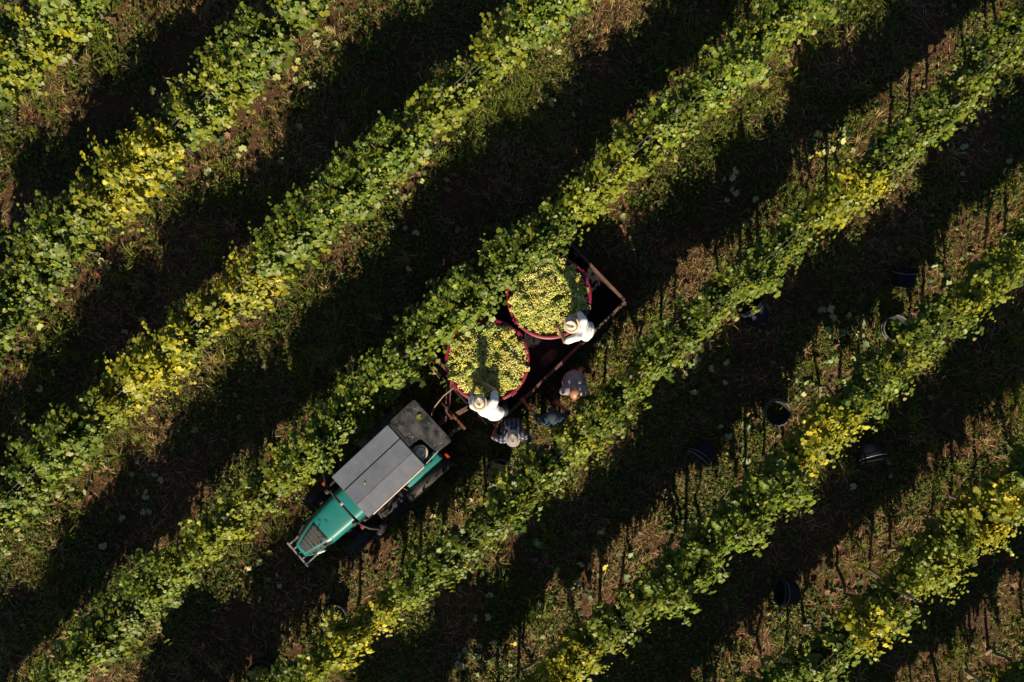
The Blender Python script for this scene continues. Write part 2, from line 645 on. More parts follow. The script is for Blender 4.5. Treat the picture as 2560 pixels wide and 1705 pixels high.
# ------------------------------------------------------------------ leaf template
_half = [(0, 0.57), (24, 0.41), (50, 0.53), (75, 0.38), (104, 0.48), (150, 0.38)]
_out = [(a, r_) for a, r_ in _half] + [(180, 0.09)] + [(-a, r_) for a, r_ in _half[:0:-1]]
FULL_V = np.array([(0, 0.0)] + [(r_ * math.sin(R(a)), r_ * math.cos(R(a))) for a, r_ in _out])
FULL_F = np.array([(0, k, k % (len(FULL_V) - 1) + 1) for k in range(1, len(FULL_V))])[:, [0, 2, 1]]


_bulk = [(0, -0.2), (0.36, -0.36), (0.50, 0.12), (0.29, 0.29), (0, 0.52), (-0.29, 0.29), (-0.50, 0.12), (-0.36, -0.36)]
BULK_V = np.array(_bulk)
BULK_F = np.array([(0, k, k + 1) for k in range(1, 7)])


def leaf_batch(pos, nrm, tip, size, cup, fold, colr, bulk=False):
    """grape leaves: pos,nrm,tip (n,3), size,cup,fold (n), colr (n,3)"""
    n = len(pos)
    LEAF_V, LEAF_F = (BULK_V, BULK_F) if bulk else (FULL_V, FULL_F)
    NV = len(LEAF_V)
    nrm = nrm / np.linalg.norm(nrm, axis=1, keepdims=True)
    tip = tip - nrm * np.sum(tip * nrm, axis=1, keepdims=True)
    tip = tip / (np.linalg.norm(tip, axis=1, keepdims=True) + 1e-9)
    side = np.cross(tip, nrm)
    lx = LEAF_V[None, :, 0] * np.ones((n, 1))
    ly = LEAF_V[None, :, 1] * np.ones((n, 1))
    jit = 1 + 0.16 * (rng.random((n, NV)) - 0.5)
    lx = lx * jit
    ly = ly * jit
    r2 = lx ** 2 + ly ** 2
    lz = -cup[:, None] * r2 + fold[:, None] * np.abs(lx) + 0.05 * (rng.random((n, NV)) - 0.5)
    V = pos[:, None, :] + size[:, None, None] * (lx[..., None] * side[:, None, :] + ly[..., None] * tip[:, None, :] + lz[..., None] * nrm[:, None, :])
    F = LEAF_F[None] + (np.arange(n) * NV)[:, None, None]
    shade = np.ones((n, NV, 1))
    shade[:, 0] = 1.12
    C = np.clip(colr[:, None, :] * shade * (1 + 0.12 * (rng.random((n, NV, 1)) - 0.5)), 0, 1)
    return V.reshape(-1, 3), F.reshape(-1, 3), C.reshape(-1, 3)


# ------------------------------------------------------------------ vine rows
ROWS = {
    'a': dict(px=[(420, -280), (330, -180), (240, -80), (160, 0), (80, 90), (0, 180), (-80, 265), (-170, 360), (-260, 450)], anchor=(258, 122), where='row in the top left corner', width=1.15),
    'b': dict(px=[(970, -250), (890, -165), (800, -70), (720, 20), (640, 110), (560, 210), (450, 320), (340, 420), (220, 510), (140, 600), (60, 720), (0, 775), (-90, 860), (-180, 945), (-270, 1030)], anchor=(502, 394), where='second row from the top left', width=1.15),
    'c': dict(px=[(1650, -225), (1560, -145), (1460, -60), (1370, 20), (1270, 110), (1180, 185), (1080, 270), (1000, 350), (920, 440), (850, 510), (770, 575), (640, 670), (560, 750), (480, 820), (400, 880), (330, 960), (240, 1040), (140, 1130), (90, 1180), (0, 1270), (-90, 1350), (-180, 1430), (-270, 1510)], anchor=None, where='third row from the top left', width=1.0),
    'd': dict(px=[(2270, -230), (2180, -150), (2080, -60), (1990, 20), (1920, 90), (1840, 160), (1760, 230), (1650, 310), (1560, 410), (1480, 475), (1400, 555), (1320, 620), (1240, 680), (1170, 740), (1110, 800), (1000, 890), (900, 1010), (820, 1090), (740, 1160), (690, 1210), (600, 1270), (520, 1340), (440, 1420), (370, 1490), (290, 1560), (230, 1620), (140, 1700), (60, 1770), (-40, 1860), (-140, 1950)], anchor=None, where='row behind the grape tubs', width=0.95),
    'e': dict(px=[(2810, -165), (2730, -90), (2640, -10), (2560, 65), (2500, 120), (2420, 210), (2340, 300), (2240, 390), (2150, 460), (2050, 520), (1980, 580), (1940, 640), (1850, 710), (1770, 780), (1700, 835), (1630, 900), (1548, 982), (1462, 1078), (1366, 1172), (1284, 1246), (1206, 1312), (1128, 1382), (1046, 1460), (950, 1530), (870, 1590), (810, 1640), (740, 1705), (650, 1790), (550, 1880), (450, 1970), (350, 2060), (250, 2150)], anchor=(1030, 1390), where='row below the workers', width=0.86),
    'f': dict(px=[(2840, 375), (2750, 450), (2660, 530), (2560, 620), (2450, 700), (2360, 808), (2284, 890), (2190, 940), (2110, 1010), (2030, 1100), (1940, 1190), (1860, 1280), (1790, 1350), (1680, 1440), (1600, 1500), (1530, 1560), (1470, 1620), (1400, 1680), (1310, 1760), (1210, 1850), (1110, 1940), (1010, 2030), (910, 2120)], anchor=(1893, 1130), where='row among the empty buckets', width=0.92),
    'g': dict(px=[(2820, 965), (2730, 1050), (2640, 1130), (2560, 1200), (2480, 1270), (2400, 1340), (2320, 1420), (2230, 1500), (2140, 1580), (2040, 1660), (1960, 1730), (1880, 1800), (1780, 1890), (1680, 1980), (1580, 2070), (1490, 2150)], anchor=(1951, 1590), where='last full row at bottom right', width=1.08),
    'h': dict(px=[(2860, 1440), (2700, 1590), (2600, 1680), (2520, 1760), (2430, 1840), (2330, 1930), (2230, 2020), (2140, 2100)], anchor=(2419, 1682), where='row at the bottom right corner', width=1.0),
}
CANZ = 1.45
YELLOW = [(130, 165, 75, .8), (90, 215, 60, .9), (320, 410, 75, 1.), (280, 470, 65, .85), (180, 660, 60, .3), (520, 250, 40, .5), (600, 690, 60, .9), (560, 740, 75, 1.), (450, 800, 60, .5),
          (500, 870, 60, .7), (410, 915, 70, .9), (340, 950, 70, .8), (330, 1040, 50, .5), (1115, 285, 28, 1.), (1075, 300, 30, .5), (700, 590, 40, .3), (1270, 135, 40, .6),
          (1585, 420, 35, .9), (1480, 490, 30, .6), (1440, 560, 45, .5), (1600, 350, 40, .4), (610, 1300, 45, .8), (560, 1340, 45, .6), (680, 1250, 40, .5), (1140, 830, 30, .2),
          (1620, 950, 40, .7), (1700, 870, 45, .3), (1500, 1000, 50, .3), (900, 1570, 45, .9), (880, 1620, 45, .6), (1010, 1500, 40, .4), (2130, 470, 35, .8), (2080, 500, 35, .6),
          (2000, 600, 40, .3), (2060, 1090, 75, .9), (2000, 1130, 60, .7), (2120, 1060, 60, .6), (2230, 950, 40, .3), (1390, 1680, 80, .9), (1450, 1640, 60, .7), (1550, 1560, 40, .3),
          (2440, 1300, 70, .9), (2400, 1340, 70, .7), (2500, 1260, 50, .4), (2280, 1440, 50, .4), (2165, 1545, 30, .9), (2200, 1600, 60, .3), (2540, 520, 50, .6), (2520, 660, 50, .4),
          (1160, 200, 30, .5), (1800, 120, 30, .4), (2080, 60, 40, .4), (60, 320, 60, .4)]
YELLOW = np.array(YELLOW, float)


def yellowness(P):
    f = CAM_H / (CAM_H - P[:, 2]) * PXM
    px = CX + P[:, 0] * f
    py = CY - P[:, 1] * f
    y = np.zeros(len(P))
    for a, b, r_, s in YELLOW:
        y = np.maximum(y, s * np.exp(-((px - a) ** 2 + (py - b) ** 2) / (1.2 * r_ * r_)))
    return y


def resample(pts, step):
    pts = np.array(pts, float)
    for _ in range(2):
        q = pts.copy()
        q[1:-1] = 0.25 * pts[:-2] + 0.5 * pts[1:-1] + 0.25 * pts[2:]
        pts = q
    seg = np.linalg.norm(np.diff(pts, axis=0), axis=1)
    s = np.concatenate([[0], np.cumsum(seg)])
    n = int(s[-1] / step)
    t = np.linspace(0, s[-1], n + 1)
    return np.stack([np.interp(t, s, pts[:, 0]), np.interp(t, s, pts[:, 1])], 1)


GREENS = np.array([(0.068, 0.112, 0.010), (0.100, 0.138, 0.011), (0.040, 0.075, 0.011), (0.145, 0.165, 0.012), (0.095, 0.138, 0.024)])
PALE = np.array([(0.27, 0.29, 0.09), (0.31, 0.30, 0.11), (0.20, 0.24, 0.09)])
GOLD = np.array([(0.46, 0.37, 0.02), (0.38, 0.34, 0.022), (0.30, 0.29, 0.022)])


def leaf_colors(n, yl, palefrac=0.07, tone=1.0):
    c = GREENS[rng.integers(0, len(GREENS), n)] * (0.75 + 0.5 * rng.random((n, 1))) * tone
    p = rng.random(n) < palefrac
    c[p] = PALE[rng.integers(0, 3, p.sum())] * (0.6 + 0.4 * rng.random((p.sum(), 1)))
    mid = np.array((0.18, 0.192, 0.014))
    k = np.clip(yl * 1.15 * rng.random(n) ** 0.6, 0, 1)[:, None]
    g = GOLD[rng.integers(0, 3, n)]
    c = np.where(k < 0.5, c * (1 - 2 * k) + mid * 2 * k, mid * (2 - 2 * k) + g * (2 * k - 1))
    return c


LEAF_VARIANTS = []


def leaf_variant_meshes():
    for q in range(12):
        if q < 6:
            c = GREENS[q % 5] * (1.05 + 0.1 * (q % 3))
        elif q < 9:
            c = PALE[q % 3] * 0.7
        else:
            c = GOLD[q % 3]
        V, F, C = leaf_batch(np.zeros((1, 3)), np.array([(0, 0, 1.0)]), np.array([(0, 1.0, 0)]), np.ones(1), np.array([0.5 - 0.07 * q]), np.array([0.12 * (q % 4)]), c[None])
        me = fast_mesh('leaf', V, F, C)
        me.materials.append(M_LEAF)
        LEAF_VARIANTS.append(me)


leaf_variant_meshes()
ORD = ['first', 'second', 'third', 'fourth', 'fifth', 'sixth', 'seventh', 'eighth', 'ninth', 'tenth', 'eleventh', 'twelfth', 'thirteenth', 'fourteenth', 'fifteenth', 'sixteenth', 'seventeenth',
       'eighteenth', 'nineteenth', 'twentieth', 'twenty-first', 'twenty-second', 'twenty-third', 'twenty-fourth', 'twenty-fifth', 'twenty-sixth', 'twenty-seventh', 'twenty-eighth', 'twenty-ninth', 'thirtieth']


ROW_ANG = R(43.0)
SOUTH_L = np.array((-math.sin(ROW_ANG), -math.cos(ROW_ANG), 0.0))      # the sunny side seen from a row
FOL = {'green': [], 'mild': [], 'yellow': [], 'weak': []}
HC = 0.97


def make_foliage(kind):
    """leaves of half a vine (0.55 m of row) in the row's own frame: x along the row, -y its lower right side"""
    lat = np.array((0.0, -1.0, 0.0))
    t3 = np.array((1.0, 0.0, 0.0))
    dens = {'weak': 0.5}.get(kind, 0.85 + 0.3 * rng.random())
    vig = (0.72 + 0.44 * rng.random()) * (0.8 if kind == 'weak' else 1.0)
    ns = int(70 * dens)
    hole = rng.random() < 0.55
    h0, hw_ = rng.uniform(-0.3, 0.3), 0.05 + 0.10 * rng.random()
    P, N, T, Sz = [], [], [], []
    paths = []
    for q in range(ns):
        s0 = (q + rng.random()) / ns * 0.56 - 0.28
        if hole and abs(s0 - h0) < hw_:
            continue
        L = (0.36 + 0.68 * rng.random()) * vig
        wild = rng.random() < 0.17
        hang = (not wild) and rng.random() < 0.07
        if wild:
            L *= 1.35
        l0 = rng.normal(0, 0.05)
        drift = rng.normal(0, 0.16)
        droop = (0.04 + 0.22 * rng.random() ** 1.8) * (1 if drift > 0 else -1)
        sdrift = rng.normal(0, 0.11)
        m = max(6, int(L / 0.03))
        uu = (np.arange(m) + 0.5) / m
        fl = np.clip((uu - 0.62) / 0.38, 0, 1) ** 2
        cl = l0 + drift * uu ** 0.8 + droop * fl
        cs = s0 + sdrift * uu
        cz = HC + 0.02 + L * uu - (0 if wild else 1) * fl * (0.16 + 0.2 * abs(droop))
        if hang:
            cz = HC + 0.05 - (0.25 + 0.5 * rng.random()) * L * uu
            cl = cl * 0.7
        path = cs[:, None] * t3 + cl[:, None] * lat + np.stack([0 * cz, 0 * cz, cz], 1)
        if q % 4 == 0:
            stp = max(1, m // 4)
            paths.append([Vector(path[k]) for k in range(0, m, stp)])
        sg = np.where(np.arange(m) % 2 == 0, 1.0, -1.0)
        ang = rng.normal(0, 0.8, m)
        od = sg[:, None] * (np.cos(ang)[:, None] * lat + np.sin(ang)[:, None] * t3)
        pos = path + od * (0.03 + 0.09 * rng.random(m))[:, None] + np.stack([0 * cz, 0 * cz, 0.03 * rng.normal(size=m)], 1)
        if not hang:
            pos[:, 2] += 0.12 * rng.random() * (1 - uu)
        lp = pos @ lat
        sd = np.where(lp + rng.normal(0, 0.05, m) > 0, 1.0, -1.0)[:, None]
        tpn = np.clip((uu - 0.5) / 0.4, 0, 1)[:, None] if not hang else np.zeros((m, 1))
        nr = (0.42 + 0.5 * tpn) * np.array((0, 0, 1.0)) + (0.85 - 0.4 * tpn) * sd * lat + 0.25 * SOUTH_L + 0.33 * rng.normal(size=(m, 3))
        tp = od * 0.4 + sd * lat * 0.3 + np.array((0, 0, -0.65)) + 0.45 * rng.normal(size=(m, 3))
        sz = (0.07 + 0.11 * rng.random(m) ** 1.6) * (1.1 - (0.55 if wild else 0.35) * uu) * (0.8 if hang else 1.0)
        P.append(pos)
        N.append(nr)
        T.append(tp)
        Sz.append(sz)
        ex = rng.random(m) < 0.6
        P.append(pos[ex] + 0.06 * rng.normal(size=(ex.sum(), 3)))
        N.append(nr[ex] + 0.3 * rng.normal(size=(ex.sum(), 3)))
        T.append(tp[ex] + 0.5 * rng.normal(size=(ex.sum(), 3)))
        Sz.append(sz[ex] * 0.85)
    P = np.concatenate(P)
    N = np.concatenate(N)
    T = np.concatenate(T)
    Sz = np.concatenate(Sz)
    N[:, 2] = np.where(N[:, 2] < 0.02, 0.02 + 0.3 * rng.random(len(N)), N[:, 2])
    n = len(P)
    ox, oy = rng.uniform(0, 50, 2)
    nz = vnoise(P[:, 0] + ox, P[:, 2] + P[:, 1] + oy, 0.3, 71)
    if kind == 'yellow':
        yl = 0.3 + 0.8 * nz
    elif kind == 'mild':
        yl = 0.02 + 0.62 * nz
    else:
        yl = np.clip(nz * 1.2 - 0.8, 0, 1)
    C = leaf_colors(n, yl, 0.04, 0.88 + 0.24 * rng.random())
    score = P[:, 2] + 0.6 * np.abs(P[:, 1]) + Sz * 2 + 0.25 * rng.random(n)
    pick = np.argsort(-score)[:5]
    keep = np.ones(n, bool)
    keep[pick] = False
    V, F, CC = leaf_batch(P[keep], N[keep], T[keep], Sz[keep], rng.normal(0.25, 0.35, keep.sum()), rng.normal(0.12, 0.15, keep.sum()), C[keep], True)
    me = fast_mesh('foliage', V, F, CC)
    me.materials.append(M_LEAF)
    sb = MB()
    for p in paths:
        sb.tube(p, [0.0055] * len(p), 4, cap=False)
    sme = bpy.data.meshes.new('shoots')
    sb.bm.to_mesh(sme)
    sb.bm.free()
    sme.materials.append(M_CANE)
    return me, sme, [(P[k], N[k], T[k], float(Sz[k])) for k in pick]


for kind, num in (('green', 14), ('mild', 7), ('yellow', 6), ('weak', 4)):
    for q in range(num):
        FOL[kind].append(make_foliage(kind))


def child(name, me, parent, loc=(0, 0, 0), rot=(0, 0, 0), scale=(1, 1, 1)):
    o = bpy.data.objects.new(name, me)
    COL.objects.link(o)
    o.parent = parent
    o.location = loc
    o.rotation_euler = rot
    o.scale = scale
    return o


def build_vine(bx, by, tang, width, where, label_n, inview):
    bz = gzf(bx, by)
    root = empty('grapevine', (bx, by, bz), (0, 0, math.atan2(tang[1], tang[0])))
    tk = MB()
    lean = rng.normal(0, 0.13, 2)
    pts, rad = [], []
    for q in range(7):
        u = q / 6
        pts.append(Vector((lean[0] * math.sin(u * 3) + 0.035 * rng.normal(), lean[1] * math.sin(u * 2.6) + 0.02 * rng.normal(), -0.06 + u * (HC + 0.06))))
        rad.append(0.03 - 0.01 * u + 0.008 * rng.random() + (0.016 if q == 0 else 0))
    tk.tube(pts, rad, 8)
    tk.build('trunk', M_BARK, root, smooth=True)
    top = pts[-1]
    looks = []
    hz = 0.86 + 0.26 * rng.random()
    for sg in (-1, 1):
        cn = MB()
        cp, cr = [], []
        for q in range(6):
            u = q / 5
            cp.append(top + Vector((sg * u * 0.56, 0.03 * rng.normal(), 0.07 * math.sin(u * 3.0) + 0.015 * rng.normal())))
            cr.append(0.02 - 0.01 * u)
        cn.tube(cp, cr, 6)
        cn.build('cordon', M_BARK, root, smooth=True)
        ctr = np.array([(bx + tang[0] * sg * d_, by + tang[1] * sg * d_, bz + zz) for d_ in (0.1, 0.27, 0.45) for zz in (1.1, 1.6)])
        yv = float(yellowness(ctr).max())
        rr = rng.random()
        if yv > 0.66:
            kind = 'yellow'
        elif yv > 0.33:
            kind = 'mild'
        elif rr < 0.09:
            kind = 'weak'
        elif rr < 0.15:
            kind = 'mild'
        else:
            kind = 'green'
        looks.append(kind)
        me, sme, lv = FOL[kind][int(rng.integers(0, len(FOL[kind])))]
        sc = (1.0, width * (0.9 + 0.2 * rng.random()), hz)
        tag(child('foliage', me, root, (sg * 0.265, 0, 0), scale=sc), kind='stuff')
        child('shoots', sme, root, (sg * 0.265, 0, 0), scale=sc)
        if inview:
            for p, nv, tv, sz in lv:
                if kind == 'yellow' and rng.random() < 0.6:
                    q = 9 + int(rng.integers(0, 3))
                else:
                    q = int(rng.integers(0, 6)) if rng.random() > 0.12 else 6 + int(rng.integers(0, 3))
                nv = Vector(nv).normalized()
                tv = Vector(tv)
                tv = (tv - nv * tv.dot(nv)).normalized()
                sv = tv.cross(nv)
                Mx = Matrix(((sv.x, tv.x, nv.x), (sv.y, tv.y, nv.y), (sv.z, tv.z, nv.z)))
                s_ = sz * 1.15
                child('leaf', LEAF_VARIANTS[q], root, (p[0] + sg * 0.265, p[1] * sc[1], p[2] * hz + 0.015), Mx.to_euler(), (s_, s_, s_))
    ny = looks.count('yellow')
    look = 'bright yellow' if ny == 2 else ('half yellow' if ny == 1 else ('yellowing' if 'mild' in looks else ('thin' if 'weak' in looks else 'leafy green')))
    if inview:
        lab = '%s grapevine, %s from the lower end of the %s' % (look, label_n, where)
    else:
        lab = '%s grapevine outside the picture, %s along the %s' % (look, label_n, where)
    tag(root, lab, 'grapevine', 'grapevines of the ' + where)
    return root


def build_row(key, rd):
    pts = [W(px, py, CANZ) for px, py in rd['px']]
    pts = pts[::-1]                                   # from the lower left end upwards
    fine = resample(pts, 0.05)
    n = len(fine)
    L = n * 0.05
    tang = np.gradient(fine, axis=0)
    tang /= np.linalg.norm(tang, axis=1, keepdims=True)
    off = 0.6
    if rd['anchor'] is not None:
        a = np.array(W(*rd['anchor'], 0))
        k = int(np.argmin(np.linalg.norm(fine - a, axis=1)))
        off = (k * 0.05) % 2.1
    # trellis: posts every 2.1 m and three wires
    tr = empty('trellis', (fine[0][0], fine[0][1], 0))
    o3 = Vector((fine[0][0], fine[0][1], 0))
    s = off
    while s < L - 0.05:
        k = min(int(s / 0.05), n - 1)
        x, y = fine[k]
        z = gzf(x, y)
        a = math.atan2(tang[k][1], tang[k][0])
        p = MB()
        hgt = 1.78 + 0.12 * random.random()
        for dx, dy, sx, sy in ((0, 0.018, 0.05, 0.004), (-0.023, 0, 0.004, 0.036), (0.023, 0, 0.004, 0.036)):
            p.box((dx, dy, hgt / 2 - 0.1), (sx, sy, hgt + 0.2))
        q = p.build('post', M_STEEL, tr)
        q.location = Vector((x, y, z)) - o3
        q.rotation_euler = (random.gauss(0, 0.02), random.gauss(0, 0.02), a)
        s += 2.1
    for hz, side in ((0.97, 0), (1.32, 0.03), (1.32, -0.03), (1.62, 0.035), (1.62, -0.035)):
        wr = MB()
        idx = list(range(0, n, 10))
        wr.tube([Vector((fine[k][0] + tang[k][1] * side, fine[k][1] - tang[k][0] * side, hz + gzf(*fine[k]) * 0.3)) - o3 for k in idx], 0.003, 4)
        wr.build('wire', M_WIRE, tr, smooth=True)
    tag(tr, 'steel posts and wires holding up the ' + rd['where'], 'trellis', 'vineyard trellises')
    # vines
    s = (off + 0.52) % 1.05
    spots = []
    while s < L - 0.1:
        k = min(int(s / 0.05), n - 1)
        spots.append((fine[k], tang[k]))
        s += 1.05
    cnt = 0
    cnt_out = 0
    for (x, y), tg in spots:
        f = CAM_H / (CAM_H - 1.3) * PXM
        px, py = CX + x * f, CY - y * f
        inview = -40 < px < 2600 and -40 < py < 1745
        if inview:
            nm = ORD[cnt]
            cnt += 1
        else:
            nm = ORD[cnt_out]
            cnt_out += 1
        build_vine(x, y, tg, rd['width'], rd['where'], nm, inview)
    return fine


ROW_LINES = {}
for key, rd in ROWS.items():
    ROW_LINES[key] = build_row(key, rd)

ALLROW = np.concatenate(list(ROW_LINES.values()))


def row_dist(x, y):
    out = np.full(len(x), 9.0)
    q = ALLROW[::6]
    for a in range(0, len(x), 4000):
        d = np.sqrt((x[a:a + 4000, None] - q[None, :, 0]) ** 2 + (y[a:a + 4000, None] - q[None, :, 1]) ** 2)
        out[a:a + 4000] = d.min(1)
    return out


# ------------------------------------------------------------------ grass, weeds, straw, leaf litter
AX, AY = 11.3, 8.0


def grass():
    n = 38000
    x = rng.uniform(-AX, AX, n)
    y = rng.uniform(-AY, AY, n)
    d = row_dist(x, y)
    dens = 0.75 * vnoise(x, y, 1.3, 20) + 0.75 * vnoise(x, y, 0.42, 21) + 0.28 * np.exp(-((d - 0.55) / 0.45) ** 2) - 0.26
    k = rng.random(n) < np.clip((dens - 0.36) * 2.2, 0.015, 0.9)
    x, y, d = x[k], y[k], d[k]
    n = len(x)
    z = gz(x, y)
    tall = (0.045 + 0.09 * rng.random(n) + 0.16 * np.clip(vnoise(x, y, 0.9, 22) - 0.55, 0, 1) * 2)
    dry = np.clip(vnoise(x, y, 1.6, 23) * 1.7 - 0.62 + 0.35 * (rng.random(n) - 0.5), 0, 1)
    nb = 9
    ang = rng.uniform(0, 2 * np.pi, (n, nb))
    ln = tall[:, None] * (0.5 + 0.8 * rng.random((n, nb)))
    ox = x[:, None] + rng.normal(0, 0.03, (n, nb))
    oy = y[:, None] + rng.normal(0, 0.03, (n, nb))
    oz = np.repeat(z[:, None], nb, 1) - 0.01
    lean = 0.25 + 0.75 * rng.random((n, nb))
    wd = 0.004 + 0.004 * rng.random((n, nb))
    dx, dy = np.cos(ang), np.sin(ang)
    sx, sy = -dy * wd, dx * wd
    m1x, m1y, m1z = ox + dx * ln * lean * 0.35, oy + dy * ln * lean * 0.35, oz + ln * (1 - 0.35 * lean)* 0.62
    tx, ty, tz = ox + dx * ln * lean, oy + dy * ln * lean, oz + ln * (1.0 - 0.62 * lean)
    V = np.stack([np.stack([ox - sx, oy - sy, oz], -1), np.stack([ox + sx, oy + sy, oz], -1),
                  np.stack([m1x + sx * .8, m1y + sy * .8, m1z], -1), np.stack([m1x - sx * .8, m1y - sy * .8, m1z], -1),
                  np.stack([tx, ty, tz], -1)], 2).reshape(-1, 5, 3)
    N = len(V)
    g = np.array([(0.105, 0.145, 0.014), (0.075, 0.115, 0.014), (0.165, 0.18, 0.02)])[rng.integers(0, 3, N)]
    s = np.array([(0.27, 0.19, 0.095), (0.2, 0.13, 0.065), (0.33, 0.25, 0.13)])[rng.integers(0, 3, N)]
    dd = np.repeat(dry[:, None], nb, 1).ravel()[:, None]
    isdry = rng.random((N, 1)) < dd
    C = np.where(isdry, s, g) * (0.55 + 0.9 * rng.random((N, 1)) ** 1.3)
    CC = np.repeat(C[:, None, :], 5, 1).reshape(-1, 3)
    base = (np.arange(N) * 5)[:, None]
    F = np.concatenate([base + np.array([[0, 1, 2]]), base + np.array([[0, 2, 3]]), base + np.array([[3, 2, 4]])])
    me = fast_mesh('grass', V.reshape(-1, 3), F, CC)
    tag(link('grass', me, None, M_GRASS), 'short green and dry grass growing between the vine rows', 'grass', kind='stuff')
    return N


def quads(name, n, mask_fn, size, aspect, cols, mt, tilt, label, cat, lift=0.01, six=True, curl=0.3):
    x = rng.uniform(-AX, AX, n)
    y = rng.uniform(-AY, AY, n)
    k = mask_fn(x, y)
    x, y = x[k], y[k]
    n = len(x)
    z = gz(x, y)
    sz = rng.uniform(size[0], size[1], n)
    nr = np.stack([rng.normal(0, tilt, n), rng.normal(0, tilt, n), np.ones(n)], 1)
    nr /= np.linalg.norm(nr, axis=1, keepdims=True)
    a = rng.uniform(0, 2 * np.pi, n)
    t = np.stack([np.cos(a), np.sin(a), np.zeros(n)], 1)
    t -= nr * np.sum(t * nr, 1, keepdims=True)
    t /= np.linalg.norm(t, axis=1, keepdims=True)
    s = np.cross(t, nr)
    P = np.stack([x, y, z + lift * (0.3 + rng.random(n))], 1)
    # pointed leaf: 4 corners + mid fold
    wv = (sz * aspect)[:, None]
    tv = sz[:, None]
    cz = (curl * sz * rng.normal(0, 1, n))[:, None] * nr
    V = np.stack([P - t * tv * .5, P + s * wv * .5 + cz, P + t * tv * .5, P - s * wv * .5 + cz], 1)
    C = np.array(cols)[rng.integers(0, len(cols), n)] * (0.65 + 0.6 * rng.random((n, 1)))
    CC = np.repeat(C[:, None, :], 4, 1).reshape(-1, 3)
    F = (np.arange(n) * 4)[:, None] + np.array([[0, 1, 2, 3]])
    F = np.concatenate([F[:, [0, 1, 2]], F[:, [0, 2, 3]]])
    me = fast_mesh(name, V.reshape(-1, 3), F, CC)
    tag(link(name, me, None, mt), label, cat, kind='stuff')




def tussocks():
    n = 5200
    x = rng.uniform(-AX, AX, n)
    y = rng.uniform(-AY, AY, n)
    d = row_dist(x, y)
    dn = vnoise(x, y, 1.7, 61) * 0.8 + vnoise(x, y, 0.6, 62) * 0.5 + 0.3 * np.exp(-((d - 0.5) / 0.4) ** 2)
    k = rng.random(n) < np.clip((dn - 0.72) * 1.5, 0, 0.7)
    x, y = x[k], y[k]
    n = len(x)
    nb = 22
    z = gz(x, y)
    big = 0.18 + 0.2 * rng.random(n)
    ang = rng.uniform(0, 2 * np.pi, (n, nb))
    ln = big[:, None] * (0.6 + 0.6 * rng.random((n, nb)))
    ox = x[:, None] + rng.normal(0, 0.025, (n, nb))
    oy = y[:, None] + rng.normal(0, 0.025, (n, nb))
    oz = np.repeat(z[:, None], nb, 1) - 0.01
    lean = 0.35 + 0.6 * rng.random((n, nb))
    wd = 0.0045 + 0.0045 * rng.random((n, nb))
    dx, dy = np.cos(ang), np.sin(ang)
    sx, sy = -dy * wd, dx * wd
    mx, my, mz = ox + dx * ln * lean * 0.45, oy + dy * ln * lean * 0.45, oz + ln * 0.55
    tx, ty, tz = ox + dx * ln * lean * 1.05, oy + dy * ln * lean * 1.05, oz + ln * (0.95 - 0.75 * lean)
    V = np.stack([np.stack([ox - sx, oy - sy, oz], -1), np.stack([ox + sx, oy + sy, oz], -1), np.stack([mx + sx, my + sy, mz], -1), np.stack([mx - sx, my - sy, mz], -1), np.stack([tx, ty, tz], -1)], 2).reshape(-1, 5, 3)
    N = len(V)
    hue = np.repeat(rng.random((n, 1)), nb, 1).ravel()[:, None]
    C = np.where(hue < 0.72, np.array((0.15, 0.19, 0.02)), np.array((0.33, 0.25, 0.11))) * (0.6 + 0.7 * rng.random((N, 1)))
    CC = np.repeat(C[:, None, :], 5, 1).reshape(-1, 3)
    b = (np.arange(N) * 5)[:, None]
    F = np.concatenate([b + np.array([[0, 1, 2]]), b + np.array([[0, 2, 3]]), b + np.array([[3, 2, 4]])])
    tag(link('grass_tussocks', fast_mesh('grass_tussocks', V.reshape(-1, 3), F, CC), None, M_GRASS), 'longer grass tussocks along the vine rows', 'grass', kind='stuff')


grass()
tussocks()
quads('low_weeds', 260000, lambda x, y: rng.random(len(x)) < np.clip((0.6 * vnoise(x, y, 0.9, 30) + 0.4 * vnoise(x, y, 0.3, 31) - 0.37) * 3.2, 0.0, 0.92), (0.03, 0.09), 0.66,
      [(0.055, 0.105, 0.014), (0.085, 0.13, 0.018), (0.04, 0.085, 0.018), (0.125, 0.15, 0.02)], M_GRASS, 0.45, 'low green clover and weeds covering the soil', 'weeds', 0.06)
quads('dry_straw', 150000, lambda x, y: rng.random(len(x)) < np.clip((vnoise(x, y, 1.1, 33) * 0.6 + 0.5 * vnoise(x, y, 0.35, 34) - 0.32) * 1.8, 0.05, 0.9), (0.08, 0.26), 0.035,
      [(0.42, 0.25, 0.13), (0.30, 0.16, 0.08), (0.52, 0.36, 0.21), (0.19, 0.10, 0.055)], M_LITTER, 0.13, 'dry brown straw and mown grass lying on the soil', 'straw', 0.035, curl=0.0)


